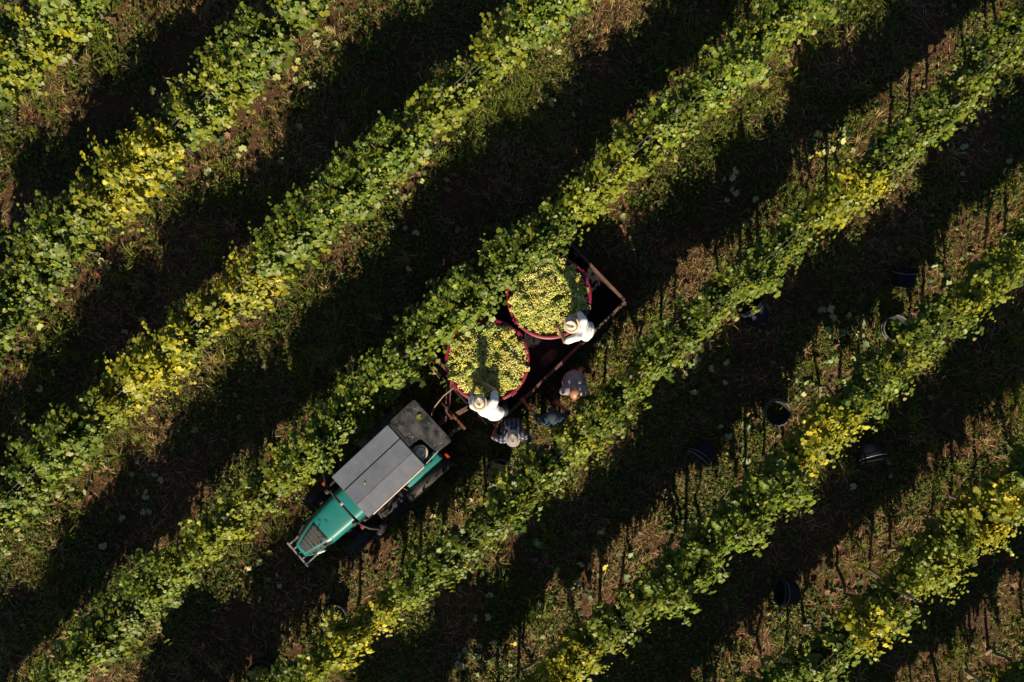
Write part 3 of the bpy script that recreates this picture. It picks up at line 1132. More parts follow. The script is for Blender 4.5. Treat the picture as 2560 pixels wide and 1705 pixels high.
def litter():
    n = 12000
    x = rng.uniform(-AX, AX, n)
    y = rng.uniform(-AY, AY, n)
    d = row_dist(x, y)
    k = rng.random(n) < np.clip(0.18 + 0.5 * np.exp(-(d / 0.8) ** 2) + 0.8 * (vnoise(x, y, 0.8, 41) - 0.55), 0.03, 1) * 0.55
    x, y = x[k], y[k]
    n = len(x)
    P = np.stack([x, y, gz(x, y) + 0.02 + 0.04 * rng.random(n)], 1)
    Nn = np.stack([rng.normal(0, .35, n), rng.normal(0, .35, n), np.ones(n)], 1)
    T = rng.normal(size=(n, 3)) * np.array((1, 1, 0.1))
    pal = np.array([(0.1, 0.055, 0.03), (0.15, 0.085, 0.045), (0.075, 0.09, 0.03), (0.07, 0.1, 0.04), (0.22, 0.16, 0.05), (0.13, 0.03, 0.022), (0.12, 0.14, 0.06)])
    C = pal[rng.choice(len(pal), n, p=[.24, .2, .2, .16, .06, .04, .1])] * (0.7 + 0.5 * rng.random((n, 1)))
    V, F, CC = leaf_batch(P, Nn, T, rng.uniform(0.07, 0.15, n), rng.normal(-0.3, 0.7, n), rng.normal(0.2, 0.3, n), C, True)
    me = fast_mesh('leaf_litter', V, F, CC)
    tag(link('leaf_litter', me, None, M_LITTER), 'brown and green leaf litter scattered under the vines', 'leaf litter', kind='stuff')


litter()

# clearly visible pale leaves lying in the alleys
FALLEN = []


def fallen_meshes():
    cols = [(0.25, 0.29, 0.11), (0.31, 0.33, 0.13), (0.19, 0.25, 0.11), (0.38, 0.33, 0.06), (0.22, 0.27, 0.14), (0.40, 0.34, 0.17)]
    for q, c in enumerate(cols):
        V, F, C = leaf_batch(np.zeros((1, 3)), np.array([(0, 0, 1.0)]), np.array([(0, 1.0, 0)]), np.ones(1), np.array([-0.25 + 0.12 * q]), np.array([0.1 + .05 * q]), np.array([c]))
        me = fast_mesh('fallen_leaf', V, F, C)
        me.materials.append(M_LITTER)
        FALLEN.append(me)


fallen_meshes()
ZONES = [((600, 300), 170, 16, 'on the grass in the upper left alley'), ((740, 180), 60, 7, 'beside the second row in the upper left'), ((220, 640), 120, 8, 'on the shaded soil near the left edge'),
         ((470, 920), 190, 10, 'on the shaded soil in the left alley'), ((1060, 360), 110, 9, 'in the alley above the grape tubs'), ((1430, 200), 120, 10, 'on the dark soil at the upper middle'),
         ((980, 560), 150, 9, 'on the dark grass left of the tubs'), ((350, 1330), 190, 14, 'on the soil in the lower left alley'), ((330, 1180), 80, 5, 'below the third row at the lower left'),
         ((1510, 870), 35, 7, 'in a pale cluster beside the trailer'), ((1740, 900), 90, 12, 'on the shaded soil between the buckets'), ((2090, 840), 75, 18, 'in the sunlit patch among the buckets'),
         ((1990, 990), 50, 7, 'close to the upright empty bucket'), ((1850, 1120), 90, 9, 'near the tipped bucket in the alley'), ((2080, 370), 60, 14, 'in the sunlit cluster at the upper right'),
         ((1880, 500), 90, 10, 'on the sunlit soil at the right of middle'), ((2380, 680), 70, 9, 'near the right edge in the sun'), ((1180, 1240), 110, 10, 'on the grass right of the tractor'),
         ((1480, 1440), 120, 18, 'in the sunlit clump at the bottom middle'), ((1270, 1580), 110, 14, 'on the soil at the bottom middle'), ((1190, 1640), 50, 7, 'in the pale cluster near the bottom edge'),
         ((730, 1440), 110, 8, 'on the soil below the tractor'), ((820, 60), 70, 6, 'on the sunlit ground near the top edge'), ((1900, 60), 80, 6, 'near the top edge at the right'),
         ((2170, 1180), 60, 4, 'beside the bucket below the vines'), ((1300, 1340), 90, 8, 'in the dark alley at the lower middle'), ((100, 900), 90, 5, 'on the sunlit ground at the left edge'),
         ((2430, 400), 100, 9, 'on the dark weeds near the right edge')]


def fallen():
    for (cx, cy), r_, n, where in ZONES:
        for q in range(n):
            a = random.uniform(0, 2 * math.pi)
            rr = r_ * math.sqrt(random.random())
            x, y = W(cx + rr * math.cos(a), cy + rr * math.sin(a), 0)
            o = bpy.data.objects.new('fallen_leaf', FALLEN[random.choice([0, 1, 2, 0, 1, 4, 4, 2, 3, 5])])
            COL.objects.link(o)
            o.location = (x, y, gzf(x, y) + random.uniform(0.05, 0.11))
            o.rotation_euler = (random.gauss(0, .35), random.gauss(0, .35), random.uniform(0, 6.28))
            s_ = random.uniform(0.11, 0.2)
            o.scale = (s_, s_ * random.uniform(.8, 1), s_)
            tag(o, 'pale green vine leaf lying ' + where, 'leaf', 'pale leaves ' + where)


fallen()

# ------------------------------------------------------------------ grape bunches
BUNCH = []


def bunch_meshes():
    bm = bmesh.new()
    bmesh.ops.create_icosphere(bm, subdivisions=1, radius=1.0)
    iv = np.array([v.co[:] for v in bm.verts])
    bm.faces.ensure_lookup_table()
    fi = np.array([[v.index for v in f.verts] for f in bm.faces])
    bm.free()
    cols = [(0.58, 0.61, 0.15), (0.67, 0.65, 0.20), (0.50, 0.57, 0.14), (0.64, 0.59, 0.16), (0.57, 0.61, 0.20), (0.72, 0.68, 0.30)]
    for q in range(6):
        n = 120
        t = (np.arange(n) + rng.random(n)) / n
        wid = 0.050 * (1 - 0.66 * t) + 0.012
        th = rng.uniform(0, 2 * np.pi, n)
        rr = wid * 0.92 * np.sqrt(rng.random(n))
        P = np.stack([rr * np.cos(th), (t - 0.42) * 0.17, rr * np.sin(th) * 0.75], 1)
        r_ = rng.uniform(0.0072, 0.0092, n)
        V = P[:, None] + r_[:, None, None] * iv[None]
        F = fi[None] + (np.arange(n) * len(iv))[:, None, None]
        C = np.array(cols[q]) * (0.75 + 0.5 * rng.random((n, 1)))
        am = rng.random(n) < 0.05
        C[am] = np.array((0.44, 0.30, 0.07)) * (0.7 + 0.5 * rng.random((am.sum(), 1)))
        CC = np.repeat(C[:, None], len(iv), 1)
        me = fast_mesh('grape_bunch', V.reshape(-1, 3), F.reshape(-1, 3), CC.reshape(-1, 3), smooth=True)
        me.materials.append(M_GRAPE)
        BUNCH.append(me)
    return iv, fi


ICO_V, ICO_F = bunch_meshes()


def sector(p, rad):
    r_ = math.hypot(p[0], p[1])
    if r_ < rad * 0.36:
        return 'in the middle'
    names = ['right', 'upper right', 'upper', 'upper left', 'left', 'lower left', 'lower', 'lower right']
    k = int(round(math.degrees(math.atan2(p[1], p[0])) / 45.0)) % 8
    return 'in the %s part' % names[k] if r_ < rad * 0.7 else 'against the %s rim' % names[k]


def heap(cx, cy, rad, zfn, nb, nloose, label, group):
    """bunches laid over a bed of loose berries"""
    pts = []
    tries = 0
    md = rad * 1.62 / math.sqrt(nb)
    while len(pts) < nb and tries < 20000:
        tries += 1
        a = random.uniform(0, 6.283)
        r_ = (rad - 0.045) * math.sqrt(random.random())
        p = (r_ * math.cos(a), r_ * math.sin(a))
        if all((p[0] - q[0]) ** 2 + (p[1] - q[1]) ** 2 > md * md for q in pts):
            pts.append(p)
        elif tries % 300 == 0:
            md *= 0.95
    for p in pts:
        o = bpy.data.objects.new('grape_bunch', random.choice(BUNCH))
        COL.objects.link(o)
        o.location = (cx + p[0], cy + p[1], zfn(p[0], p[1]) + 0.035 + random.uniform(-0.03, 0.06))
        o.rotation_euler = (random.gauss(0, .4), random.gauss(0, .4), random.uniform(0, 6.28))
        s_ = random.uniform(1.15, 1.6) * (1.0 if rad > 0.4 else 0.75)
        o.scale = (s_, s_, s_)
        tag(o, label.replace('heaped', sector(p, rad)).replace('piled', 'piled'), 'grapes', group)
    n = nloose
    th = rng.uniform(0, 2 * np.pi, n)
    rr = (rad - 0.012) * np.sqrt(rng.random(n))
    x, y = rr * np.cos(th), rr * np.sin(th)
    z = np.array([zfn(a, b) for a, b in zip(x, y)]) + rng.uniform(-0.035, 0.02, n)
    P = np.stack([x, y, z], 1)
    V = P[:, None] + rng.uniform(0.008, 0.0105, n)[:, None, None] * ICO_V[None]
    F = ICO_F[None] + (np.arange(n) * len(ICO_V))[:, None, None]
    C = np.array((0.5, 0.5, 0.12)) * (0.5 + 0.6 * rng.random((n, 1)))
    CC = np.repeat(C[:, None], len(ICO_V), 1)
    # filler below the berries
    me = fast_mesh('loose_grapes', V.reshape(-1, 3), F.reshape(-1, 3), CC.reshape(-1, 3), smooth=True)
    o = link('loose_grapes', me, None, M_GRAPE)
    o.location = (cx, cy, 0)
    return o


# ------------------------------------------------------------------ trailer
BED_Z = 0.50


def wheel(parent, c, rad, wid, lugs, name='wheel', axis='X', rim_mat=None):
    """wheel about local X"""
    wroot = bpy.data.objects.new(name, None)
    COL.objects.link(wroot)
    wroot.parent = parent
    wroot.location = c
    Mx = Matrix.Rotation(R(90), 4, 'Y')
    t = MB()
    h = wid / 2
    prof = [(rad * .58, -h * .8), (rad * .75, -h), (rad * .9, -h), (rad * .97, -h * .75), (rad, -h * .3), (rad, h * .3), (rad * .97, h * .75), (rad * .9, h), (rad * .75, h), (rad * .58, h * .8)]
    t.lathe(prof, 40, Mx, close=True)
    if lugs:
        for k in range(lugs):
            for sg in (-1, 1):
                a = 2 * math.pi * (k + (0.5 if sg > 0 else 0)) / lugs
                M2 = Matrix.Rotation(a, 4, 'X') @ Matrix.Translation((sg * h * 0.5, 0, rad + 0.008)) @ Matrix.Rotation(sg * R(38), 4, 'Z')
                r_ = bmesh.ops.create_cube(t.bm, size=1.0)
                bmesh.ops.transform(t.bm, matrix=M2 @ Matrix.Diagonal((wid * 0.58, 0.035, 0.04, 1)), verts=r_['verts'])
    t.build('tyre', M_RUBBER, wroot, smooth=True, auto=35)
    r2 = MB()
    r2.lathe([(0, -h * .25), (rad * .2, -h * .25), (rad * .25, -h * .45), (rad * .5, -h * .4), (rad * .57, -h * .82), (rad * .6, -h * .82), (rad * .6, h * .82), (rad * .57, h * .82), (rad * .5, h * .4), (rad * .25, h * .45), (rad * .2, h * .25), (0, h * .25)], 24, Mx)
    r2.build('rim', rim_mat or M_RIM, wroot, smooth=True, auto=35)
    return wroot


def build_trailer():
    g = gzf(TL_O.x, TL_O.y)
    root = empty('grape_trailer', (TL_O.x, TL_O.y, 0), (0, 0, TL_RZ))
    HW, HL = 0.92, 1.60
    fl = MB()
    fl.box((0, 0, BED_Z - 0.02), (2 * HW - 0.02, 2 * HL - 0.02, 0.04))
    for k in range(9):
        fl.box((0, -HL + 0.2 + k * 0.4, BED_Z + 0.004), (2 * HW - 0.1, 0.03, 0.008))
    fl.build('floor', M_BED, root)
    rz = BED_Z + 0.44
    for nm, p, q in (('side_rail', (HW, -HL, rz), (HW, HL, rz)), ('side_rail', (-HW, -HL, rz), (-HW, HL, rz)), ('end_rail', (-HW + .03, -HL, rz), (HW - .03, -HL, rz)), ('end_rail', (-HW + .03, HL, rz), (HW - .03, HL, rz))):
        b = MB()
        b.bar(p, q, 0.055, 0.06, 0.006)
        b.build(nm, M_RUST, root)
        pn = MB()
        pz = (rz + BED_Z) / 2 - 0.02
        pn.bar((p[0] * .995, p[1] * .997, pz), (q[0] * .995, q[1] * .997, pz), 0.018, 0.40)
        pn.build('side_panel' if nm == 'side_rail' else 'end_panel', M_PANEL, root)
    for sx in (-1, 1):
        for yy in (-HL, -HL / 2, 0, HL / 2, HL):
            b = MB()
            b.box((sx * (HW + 0.038), yy * 0.985, BED_Z + 0.16), (0.04, 0.06, 0.46), bevel=0.005)
            b.build('stake', M_RUST, root)
    # latch hanging at the rear rail
    b = MB()
    b.box((0.32, -HL + 0.055, rz - 0.01), (0.12, 0.05, 0.03))
    b.tube([(0.3, -HL + .07, rz - .01), (0.27, -HL + .17, rz - .06), (0.28, -HL + .24, rz - .15)], 0.012, 6)
    b.build('latch', M_RUST, root)
    ch = MB()
    for sx in (-0.42, 0.42):
        ch.box((sx, 0.0, BED_Z - 0.11), (0.08, 2 * HL, 0.13))
    ch.box((0, -0.25, 0.38), (1.5, 0.09, 0.09))
    ch.build('chassis', M_RUST, root)
    for sx in (-1, 1):
        for yy in (-0.62, 0.12):
            wheel(root, (sx * 0.72, yy, 0.29), 0.29, 0.2, 0)
    db = MB()
    tip = Vector((-0.20, 2.52, 0.44))
    db.bar((0.42, HL - .05, 0.48), (tip.x + .04, tip.y - .3, tip.z), 0.09, 0.09, 0.008)
    db.bar((-0.42, HL - .05, 0.48), (tip.x - .04, tip.y - .3, tip.z), 0.09, 0.09, 0.008)
    db.bar((tip.x, tip.y - .42, tip.z), tip, 0.1, 0.08, 0.01)
    db.build('drawbar', M_RUST, root)
    e = MB()
    e.lathe([(0.035, -.02), (0.065, -.02), (0.065, .02), (0.035, .02)], 16, Matrix.Translation(tip + Vector((0, 0.05, 0))), close=True)
    e.build('tow_eye', M_BLACK, root)
    j = MB()
    j.tube([(tip.x + .13, tip.y - .42, 0.02), (tip.x + .13, tip.y - .42, 0.82)], 0.03, 10)
    j.tube([(tip.x + .13, tip.y - .42, 0.8), (tip.x + .25, tip.y - .42, 0.82)], 0.012, 6)
    j.build('parking_jack', M_BLACK, root)
    h = MB()
    for k in range(3):
        y0 = 0.85 - k * 0.07
        h.tube([(0.9, HL - .02 - k * .07, rz), (0.97, HL + .04 - k * .07, rz + .05), (1.03, HL + .02 - k * .07, rz + .01)], 0.008, 5)
    h.build('rope_hooks', M_HOSE, root)
    tag(root, 'rusty low-sided farm trailer carrying the two red grape tubs', 'trailer')


build_trailer()
TUB_Z0, TUB_Z1 = BED_Z + 0.012, 1.45


def build_tub(px, py, label):
    x, y = W(px, py, TUB_Z1)
    root = empty('grape_tub', (x, y, TUB_Z0), (0, 0, random.uniform(0, 6)))
    h = TUB_Z1 - TUB_Z0
    s = MB()
    s.lathe([(0, 0), (0.60, 0), (0.625, 0.02), (0.70, h - 0.06), (0.70, h - 0.03), (0.675, h - 0.03), (0.60, 0.04), (0, 0.04)], 72)
    s.build('shell', M_TUBIN, root, smooth=True, auto=40)
    rm = MB()
    rm.lathe([(0.694, h - 0.05), (0.735, h - 0.05), (0.748, h - 0.04), (0.748, h - 0.008), (0.738, h), (0.702, h), (0.694, h - 0.012)], 72, close=True)
    rm.build('rim', M_TUB, root, smooth=True, auto=40)
    for k in range(4):
        a = k * math.pi / 2 + 0.4
        c = MB()
        c.box((0.742 * math.cos(a), 0.742 * math.sin(a), h - 0.02), (0.05, 0.11, 0.055), (0, 0, a), 0.008)
        c.build('rim_clip', M_TUB, root)
    for k in range(5):
        a = k * 2 * math.pi / 5
        c = MB()
        c.bar((0.637 * math.cos(a), 0.637 * math.sin(a), 0.06), (0.703 * math.cos(a), 0.703 * math.sin(a), h - .07), 0.06, 0.03)
        c.build('rib', M_TUBIN, root)
    tag(root, label, 'tub', 'red grape tubs on the trailer')
    return x, y


def dome(rad, top, edge, seed):
    def f(x, y):
        r2 = (x * x + y * y) / rad / rad
        return edge + (top - edge) * (1 - r2) + 0.15 * (float(vnoise(np.array([x]), np.array([y]), 0.17, seed)[0]) - 0.5)
    return f


t1 = build_tub(1373, 742, 'round red tub of grapes at the rear end of the trailer')
t2 = build_tub(1218, 902, 'round red tub of grapes at the front, nearest the tractor')
for (tx, ty), nm, sd in ((t1, 'rear', 51), (t2, 'front', 52)):
    fn = dome(0.68, 1.50, 1.40, sd)
    o = heap(tx, ty, 0.68, fn, 132, 2600, 'pale green grape bunch heaped of the %s red tub' % nm, 'grape bunches in the %s tub' % nm)
    tag(o, 'loose pale green grapes filling the red tub at the trailer %s' % nm, 'grapes', kind='stuff')
    fm = MB()
    fm.grid(lambda u, v: Vector((u * 0.665 * math.cos(v), u * 0.665 * math.sin(v), fn(u * .665 * math.cos(v), u * .665 * math.sin(v)) - 0.035)), [0.02 + 0.98 * k / 10 for k in range(11)], [2 * math.pi * k / 40 for k in range(41)])
    f = fm.build('grape_mass', mat('grape_mass', (0.3, 0.31, 0.08), 0.7, vary=0.5, vscale=40, bump=1.0, bscale=60), o)

# ------------------------------------------------------------------ buckets
BH, BR0, BR1 = 0.34, 0.195, 0.245


def bucket_parts(root, rim_mat, body_mat):
    s = MB()
    s.lathe([(0, 0), (BR0 - .01, 0), (BR0, 0.01), (BR1 - .008, BH - .02), (BR1 - .014, BH - .02), (BR0 - .012, 0.018), (0, 0.018)], 48)
    s.build('shell', body_mat, root, smooth=True, auto=40)
    r_ = MB()
    r_.lathe([(BR1 - .016, BH - .03), (BR1 + .006, BH - .03), (BR1 + .01, BH - .02), (BR1 + .008, BH), (BR1 - .012, BH), (BR1 - .016, BH - .01)], 48, close=True)
    r_.build('rim', rim_mat, root, smooth=True, auto=40)
    hd = MB()
    pts = [Vector((BR1 * 1.02 * math.cos(a), BR1 * 0.96 * math.sin(a) * 0.97, BH - .045 - 0.05 * math.sin(a))) + Vector((0, 0.012, 0)) for a in [math.pi * k / 14 for k in range(15)]]
    hd.tube([p * 1.0 + Vector((p.x, p.y, 0)).normalized() * 0.012 for p in pts], 0.004, 6)
    hd.build('handle', M_STEEL, root, smooth=True)
    for sg in (-1, 1):
        e = MB()
        e.box((sg * (BR1 + .008), 0.012, BH - .05), (0.018, 0.05, 0.04), bevel=0.005)
        e.build('handle_lug', body_mat, root)


def upright_bucket(px, py, label, rim_mat, grapes=None, body=None):
    x, y = W(px, py, BH)
    z = gzf(x, y) + 0.012
    root = empty('bucket', (x, y, z), (random.gauss(0, .03), random.gauss(0, .03), random.uniform(0, 6)))
    bucket_parts(root, rim_mat, body or M_BUCKET)
    tag(root, label, 'bucket', 'black harvest buckets')
    if grapes:
        fn = lambda a, b: z + BH - 0.035 + 0.03 * (1 - (a * a + b * b) / 0.05)
        o = heap(x, y, 0.215, fn, 12, 300, 'pale green grape bunch piled in the bucket ' + grapes, 'grape bunches in the bucket ' + grapes)
        tag(o, 'loose pale green grapes in the bucket ' + grapes, 'grapes', kind='stuff')


def lying_bucket(px, py, open_dir, label, rim_mat, tilt=0.0, body=None):
    """open_dir: picture direction (dx, dy) the mouth points to"""
    x, y = W(px, py, 0.2)
    d = Vector((open_dir[0], -open_dir[1], 0)).normalized()
    ang = math.atan2((BR1 - BR0), BH)
    z = gzf(x, y)
    root = empty('bucket', (0, 0, 0))
    # bucket axis along d, resting on its flank
    ax = Vector((d.x * math.cos(ang), d.y * math.cos(ang), math.sin(ang) + tilt)).normalized()
    xx = Vector((-d.y, d.x, 0))
    yy = ax.cross(xx)
    M = Matrix(((xx.x, yy.x, ax.x, 0), (xx.y, yy.y, ax.y, 0), (xx.z, yy.z, ax.z, 0), (0, 0, 0, 1)))
    root.rotation_euler = M.to_euler()
    root.location = Vector((x, y, z + BR0 + 0.01)) - d * (BH / 2)
    bucket_parts(root, rim_mat, body or M_BUCKETBLUE)
    tag(root, label, 'bucket', 'black harvest buckets')


upright_bucket(1941, 1033, 'empty black bucket standing upright with a pale scuffed rim in the alley', M_BUCKETRIM)
upright_bucket(2241, 822, 'empty upright black bucket half covered by the vine leaves', M_BUCKETRIM)
lying_bucket(2256, 694, (0.03, -1), 'dark blue-black bucket on its side, mouth to the top, beside a post shadow', M_BUCKETBLUE)
lying_bucket(1889, 782, (-0.62, -0.78), 'tipped black bucket with sunlit flank tucked beside the row below the workers', M_BUCKETBLUE)
lying_bucket(1757, 1130, (-0.64, 0.77), 'tipped dusty black bucket lying with its mouth to the lower left', M_BUCKETRIM)
lying_bucket(2172, 1128, (0.22, 1.0), 'black bucket on its side with sun flecks below the yellowing vines', M_BUCKETBLUE)
lying_bucket(1967, 1480, (-1.0, -0.1), 'lone black bucket lying in the alley at the lower right', M_BUCKET)
upright_bucket(1246, 1182, 'bucket full of grapes with a pale rim, below the man in plaid', M_BUCKETRIM, 'below the man in plaid')
upright_bucket(832, 1545, 'bucket of grapes half hidden under leaves below the tractor', M_BUCKET, 'half under leaves below the tractor')
upright_bucket(649, 1690, 'bucket of grapes cut by the bottom edge of the picture', M_BUCKET, 'at the bottom edge')

# ------------------------------------------------------------------ tractor
def hood_w(y):
    return float(np.interp(y, [0.3, 1.2, 1.7, 2.05, 2.2, 2.27], [0.345, 0.335, 0.31, 0.25, 0.20, 0.15]))


def hood_z(x, y):
    t = float(np.interp(y, [0.3, 1.0, 1.7, 2.05, 2.27], [1.30, 1.26, 1.2, 1.12, 0.98]))
    u = abs(x) / hood_w(y)
    return t - 0.02 * u ** 2 - 0.11 * u ** 9


def build_tractor():
    zb = gzf(TR_O.x, TR_O.y)
    root = empty('tractor', (TR_O.x, TR_O.y, 0.0))
    root.rotation_euler = (Matrix.Rotation(TR_RZ, 4, 'Z') @ Matrix.Rotation(TR_ROLL, 4, 'Y')).to_euler()
    # wheels
    for sx in (-1, 1):
        wheel(root, (sx * 0.58, -0.28, 0.50), 0.50, 0.30, 18, 'rear_wheel')
        wheel(root, (sx * 0.60, 1.46, 0.35), 0.35, 0.24, 16, 'front_wheel')
        # fenders over the rear wheels
        f = MB()
        f.grid(lambda u, v: Vector((sx * v, -0.28 + 0.57 * math.cos(u), 0.5 + 0.57 * math.sin(u))), [R(5 + 15 * k) for k in range(12)], [0.56, 0.64, 0.72] if sx < 0 else [0.42, 0.55, 0.75])
        o = f.build('fender', M_FENDER if sx > 0 else M_BLACK, root, smooth=True)
        sm = o.modifiers.new('s', 'SOLIDIFY')
        sm.thickness = 0.015
        g = MB()
        g.box((sx * 0.43, -0.38, 0.97), (0.2, 0.8, 0.34), bevel=0.06)
        g.build('inner_fender', M_TEAL, root, smooth=True, auto=35)
        tl = MB()
        tl.box((sx * 0.55, -0.86, 0.94), (0.11, 0.05, 0.07), bevel=0.01)
        tl.build('tail_lamp', M_ORANGE, root)
        # step and fuel tank along the flank
        st = MB()
        st.box((sx * 0.47, 0.55, 0.52), (0.26, 0.66, 0.26), bevel=0.04)
        st.build('tank', M_BLACK, root, smooth=True, auto=35)
        sp = MB()
        sp.box((sx * 0.62, 0.52, 0.42), (0.2, 0.34, 0.03))
        sp.build('step', M_BLACK, root)
        mg = MB()
        mg.grid(lambda u, v: Vector((sx * v, 1.46 + 0.41 * math.cos(u), 0.35 + 0.41 * math.sin(u))), [R(60 + 12 * k) for k in range(8)], [0.50, 0.6, 0.70])
        o = mg.build('mudguard', M_BLACK, root, smooth=True)
        o.modifiers.new('s', 'SOLIDIFY').thickness = 0.012
    ch = MB()
    ch.box((0, 0.7, 0.62), (0.34, 2.3, 0.36), bevel=0.04)
    ch.box((0, 1.46, 0.36), (1.0, 0.14, 0.13), bevel=0.02)
    ch.box((0, -0.35, 0.55), (0.8, 0.26, 0.26), bevel=0.04)
    ch.box((0, -0.9, 0.6), (0.34, 0.35, 0.4), bevel=0.04)
    ch.build('chassis', M_BLACK, root)
    # bonnet
    hd = MB()
    ys = [0.40 + (2.27 - 0.40) * k / 30 for k in range(31)]
    us = [-1 + 2 * k / 20 for k in range(21)]
    hd.grid(lambda u, y: Vector((u * hood_w(y), y, hood_z(u * hood_w(y), y))), us, ys)
    for sg in (-1, 1):
        hd.grid(lambda y, q: Vector((sg * (hood_w(y) + (0 if q == 0 else -0.01)), y, hood_z(hood_w(y), y) if q == 0 else 0.72 if q == 2 else (hood_z(hood_w(y), y) + 0.72) / 2)), ys, [0, 1, 2])
    hd.grid(lambda u, q: Vector((u * hood_w(2.27), 2.27 + 0.004 * (1 - u * u), hood_z(u * hood_w(2.27), 2.27) if q == 0 else 0.72)), us, [0, 1])
    bmesh.ops.remove_doubles(hd.bm, verts=hd.bm.verts[:], dist=0.002)
    hd.build('bonnet', M_TEAL, root, smooth=True, auto=50)

    def patch(name, poly, m, lift=0.006, sub=8):
        """quad patch (x,y corners) laid on the bonnet: poly = back-left, back-right, front-right, front-left"""
        b = MB()
        bl, br, fr, flt = [Vector((p[0], p[1], 0)) for p in poly]

        def fn(u, v):
            p = (bl * (1 - u) + br * u) * (1 - v) + (flt * (1 - u) + fr * u) * v
            xx = max(-hood_w(p.y) * .985, min(hood_w(p.y) * .985, p.x))
            return Vector((xx, p.y, hood_z(xx, p.y) + lift))
        b.grid(fn, [k / sub for k in range(sub + 1)], [k / sub for k in range(sub + 1)])
        o = b.build(name, m, root, smooth=True)
        o.modifiers.new('s', 'SOLIDIFY').thickness = 0.004
        return o
    patch('grille', [(0.20, 1.68), (-0.20, 1.68), (-0.095, 2.2), (0.095, 2.2)], M_GRILLE)
    patch('headlamp_cover', [(0.30, 1.66), (0.235, 1.72), (0.13, 2.2), (0.19, 2.17)], M_GRILLE)
    patch('headlamp_cover', [(-0.235, 1.72), (-0.30, 1.66), (-0.19, 2.17), (-0.13, 2.2)], M_GRILLE)
    for k in range(5):
        b = MB()
        yy = 1.79 + 0.08 * k
        ww = 0.19 - 0.1 * (yy - 1.68) / 0.52
        b.bar((-ww, yy, hood_z(ww, yy) + .011), (ww, yy, hood_z(ww, yy) + .011), 0.008, 0.006)
        b.build('grille_bar', M_BLACK, root)
    for sg in (-1, 1):
        lp = MB()
        lp.box((sg * 0.275, 2.0, 0.93), (0.03, 0.16, 0.11), (0, 0, sg * R(22)), 0.012)
        lp.build('headlamp', M_WHITE, root, smooth=True, auto=40)
        vt = MB()
        for k in range(6):
            vt.box((sg * 0.342, 0.75 + k * 0.12, 0.95), (0.014, 0.07, 0.22))
        vt.build('side_vent', M_BLACK, root)
    # front weight frame: outer bar carried by ribs
    fr = MB()
    fr.bar((-0.29, 2.42, 0.74), (0.29, 2.42, 0.74), 0.035, 0.07, 0.004)
    fr.build('front_bar', M_BARGREY, root)
    for k in range(5):
        b = MB()
        xx = -0.24 + 0.12 * k
        b.bar((xx, 2.1, 0.74), (xx, 2.405, 0.74), 0.026, 0.07, 0.003)
        b.build('front_bar_rib', M_BARGREY, root)
    fb = MB()
    fb.box((0, 2.1, 0.64), (0.56, 0.14, 0.2), bevel=0.02)
    fb.build('front_bracket', M_BLACK, root)
    # cab: floor, posts, glass, roof of three panels
    cb = MB()
    cb.box((0, 0.0, 0.80), (0.86, 1.24, 0.06))
    cb.box((0, 0.55, 1.02), (0.62, 0.1, 0.4))
    cb.build('cab_floor', M_BLACK, root)
    for sx in (-1, 1):
        for yy, yb in ((0.58, 0.62), (-0.02, -0.02), (-0.58, -0.62)):
            p = MB()
            p.bar((sx * 0.43, yb, 0.82), (sx * 0.42, yy, 2.14), 0.045, 0.05, 0.008)
            p.build('cab_post', M_BLACK, root)
        d = MB()
        d.box((sx * 0.437, 0.29, 1.52), (0.008, 0.52, 1.18))
        d.build('door_glass', M_WINDOW, root)
        d = MB()
        d.box((sx * 0.437, -0.30, 1.62), (0.008, 0.5, 0.98))
        d.build('side_glass', M_WINDOW, root)
        hr = MB()
        hr.tube([(sx * 0.50, 0.55, 1.0), (sx * 0.52, 0.56, 1.1), (sx * 0.52, 0.56, 1.6), (sx * 0.48, 0.56, 1.7)], 0.012, 6)
        hr.build('grab_rail', M_BLACK, root, smooth=True)
    ws = MB()
    ws.box((0, 0.615, 1.62), (0.8, 0.008, 0.95))
    ws.build('windscreen', M_WINDOW, root)
    rz = 2.19
    for x0, x1, dz0, dz1 in ((0.158, 0.46, 0.0, 0.0), (-0.163, 0.142, 0.008, 0.0), (-0.46, -0.165, -0.03, 0.006)):
        p = MB()
        n = 6
        pr = [(x0, rz + dz0), (x1, rz + dz1), (x1, rz - 0.055), (x0, rz - 0.055)]
        A = [p.bm.verts.new((x, -0.645, z)) for x, z in pr]
        B = [p.bm.verts.new((x, 0.645, z)) for x, z in pr]
        p.bm.faces.new(A)
        p.bm.faces.new(B[::-1])
        for k in range(4):
            p.bm.faces.new((A[k], B[k], B[(k + 1) % 4], A[(k + 1) % 4]))
        bmesh.ops.bevel(p.bm, geom=p.bm.edges[:], offset=0.006, segments=2, affect='EDGES')
        p.build('roof_panel', M_ROOF, root, smooth=True, auto=30)
    u = MB()
    u.box((0, 0, rz - 0.075), (0.94, 1.31, 0.05), bevel=0.01)
    u.build('roof_frame', M_BLACK, root)
    gt = MB()
    gt.bar((-0.475, -0.62, rz - 0.06), (-0.475, 0.55, rz - 0.06), 0.02, 0.05, 0.004)
    gt.build('rain_gutter', M_CREAM, root)
    # opened smoked rear window
    pg = [(0.435, -0.70), (-0.06, -0.70), (-0.08, -0.86), (-0.11, -0.90), (-0.40, -0.93), (-0.455, -0.97)]
    for cx_, cy_, a0 in ((-0.435, -1.22, 180), (0.435, -1.22, 270), (0.435, -0.74, 0)):
        for k in range(5):
            an = R(a0 + 90 * k / 4)
            pg.append((cx_ + 0.04 * math.cos(an), cy_ + 0.04 * math.sin(an)))
    g = MB()
    g.prism(pg, 2.165, 2.173)
    rg = g.build('rear_window', M_SMOKE, root)
    hs = MB()
    hs.box((0.19, -0.685, 2.165), (0.5, 0.05, 0.03))
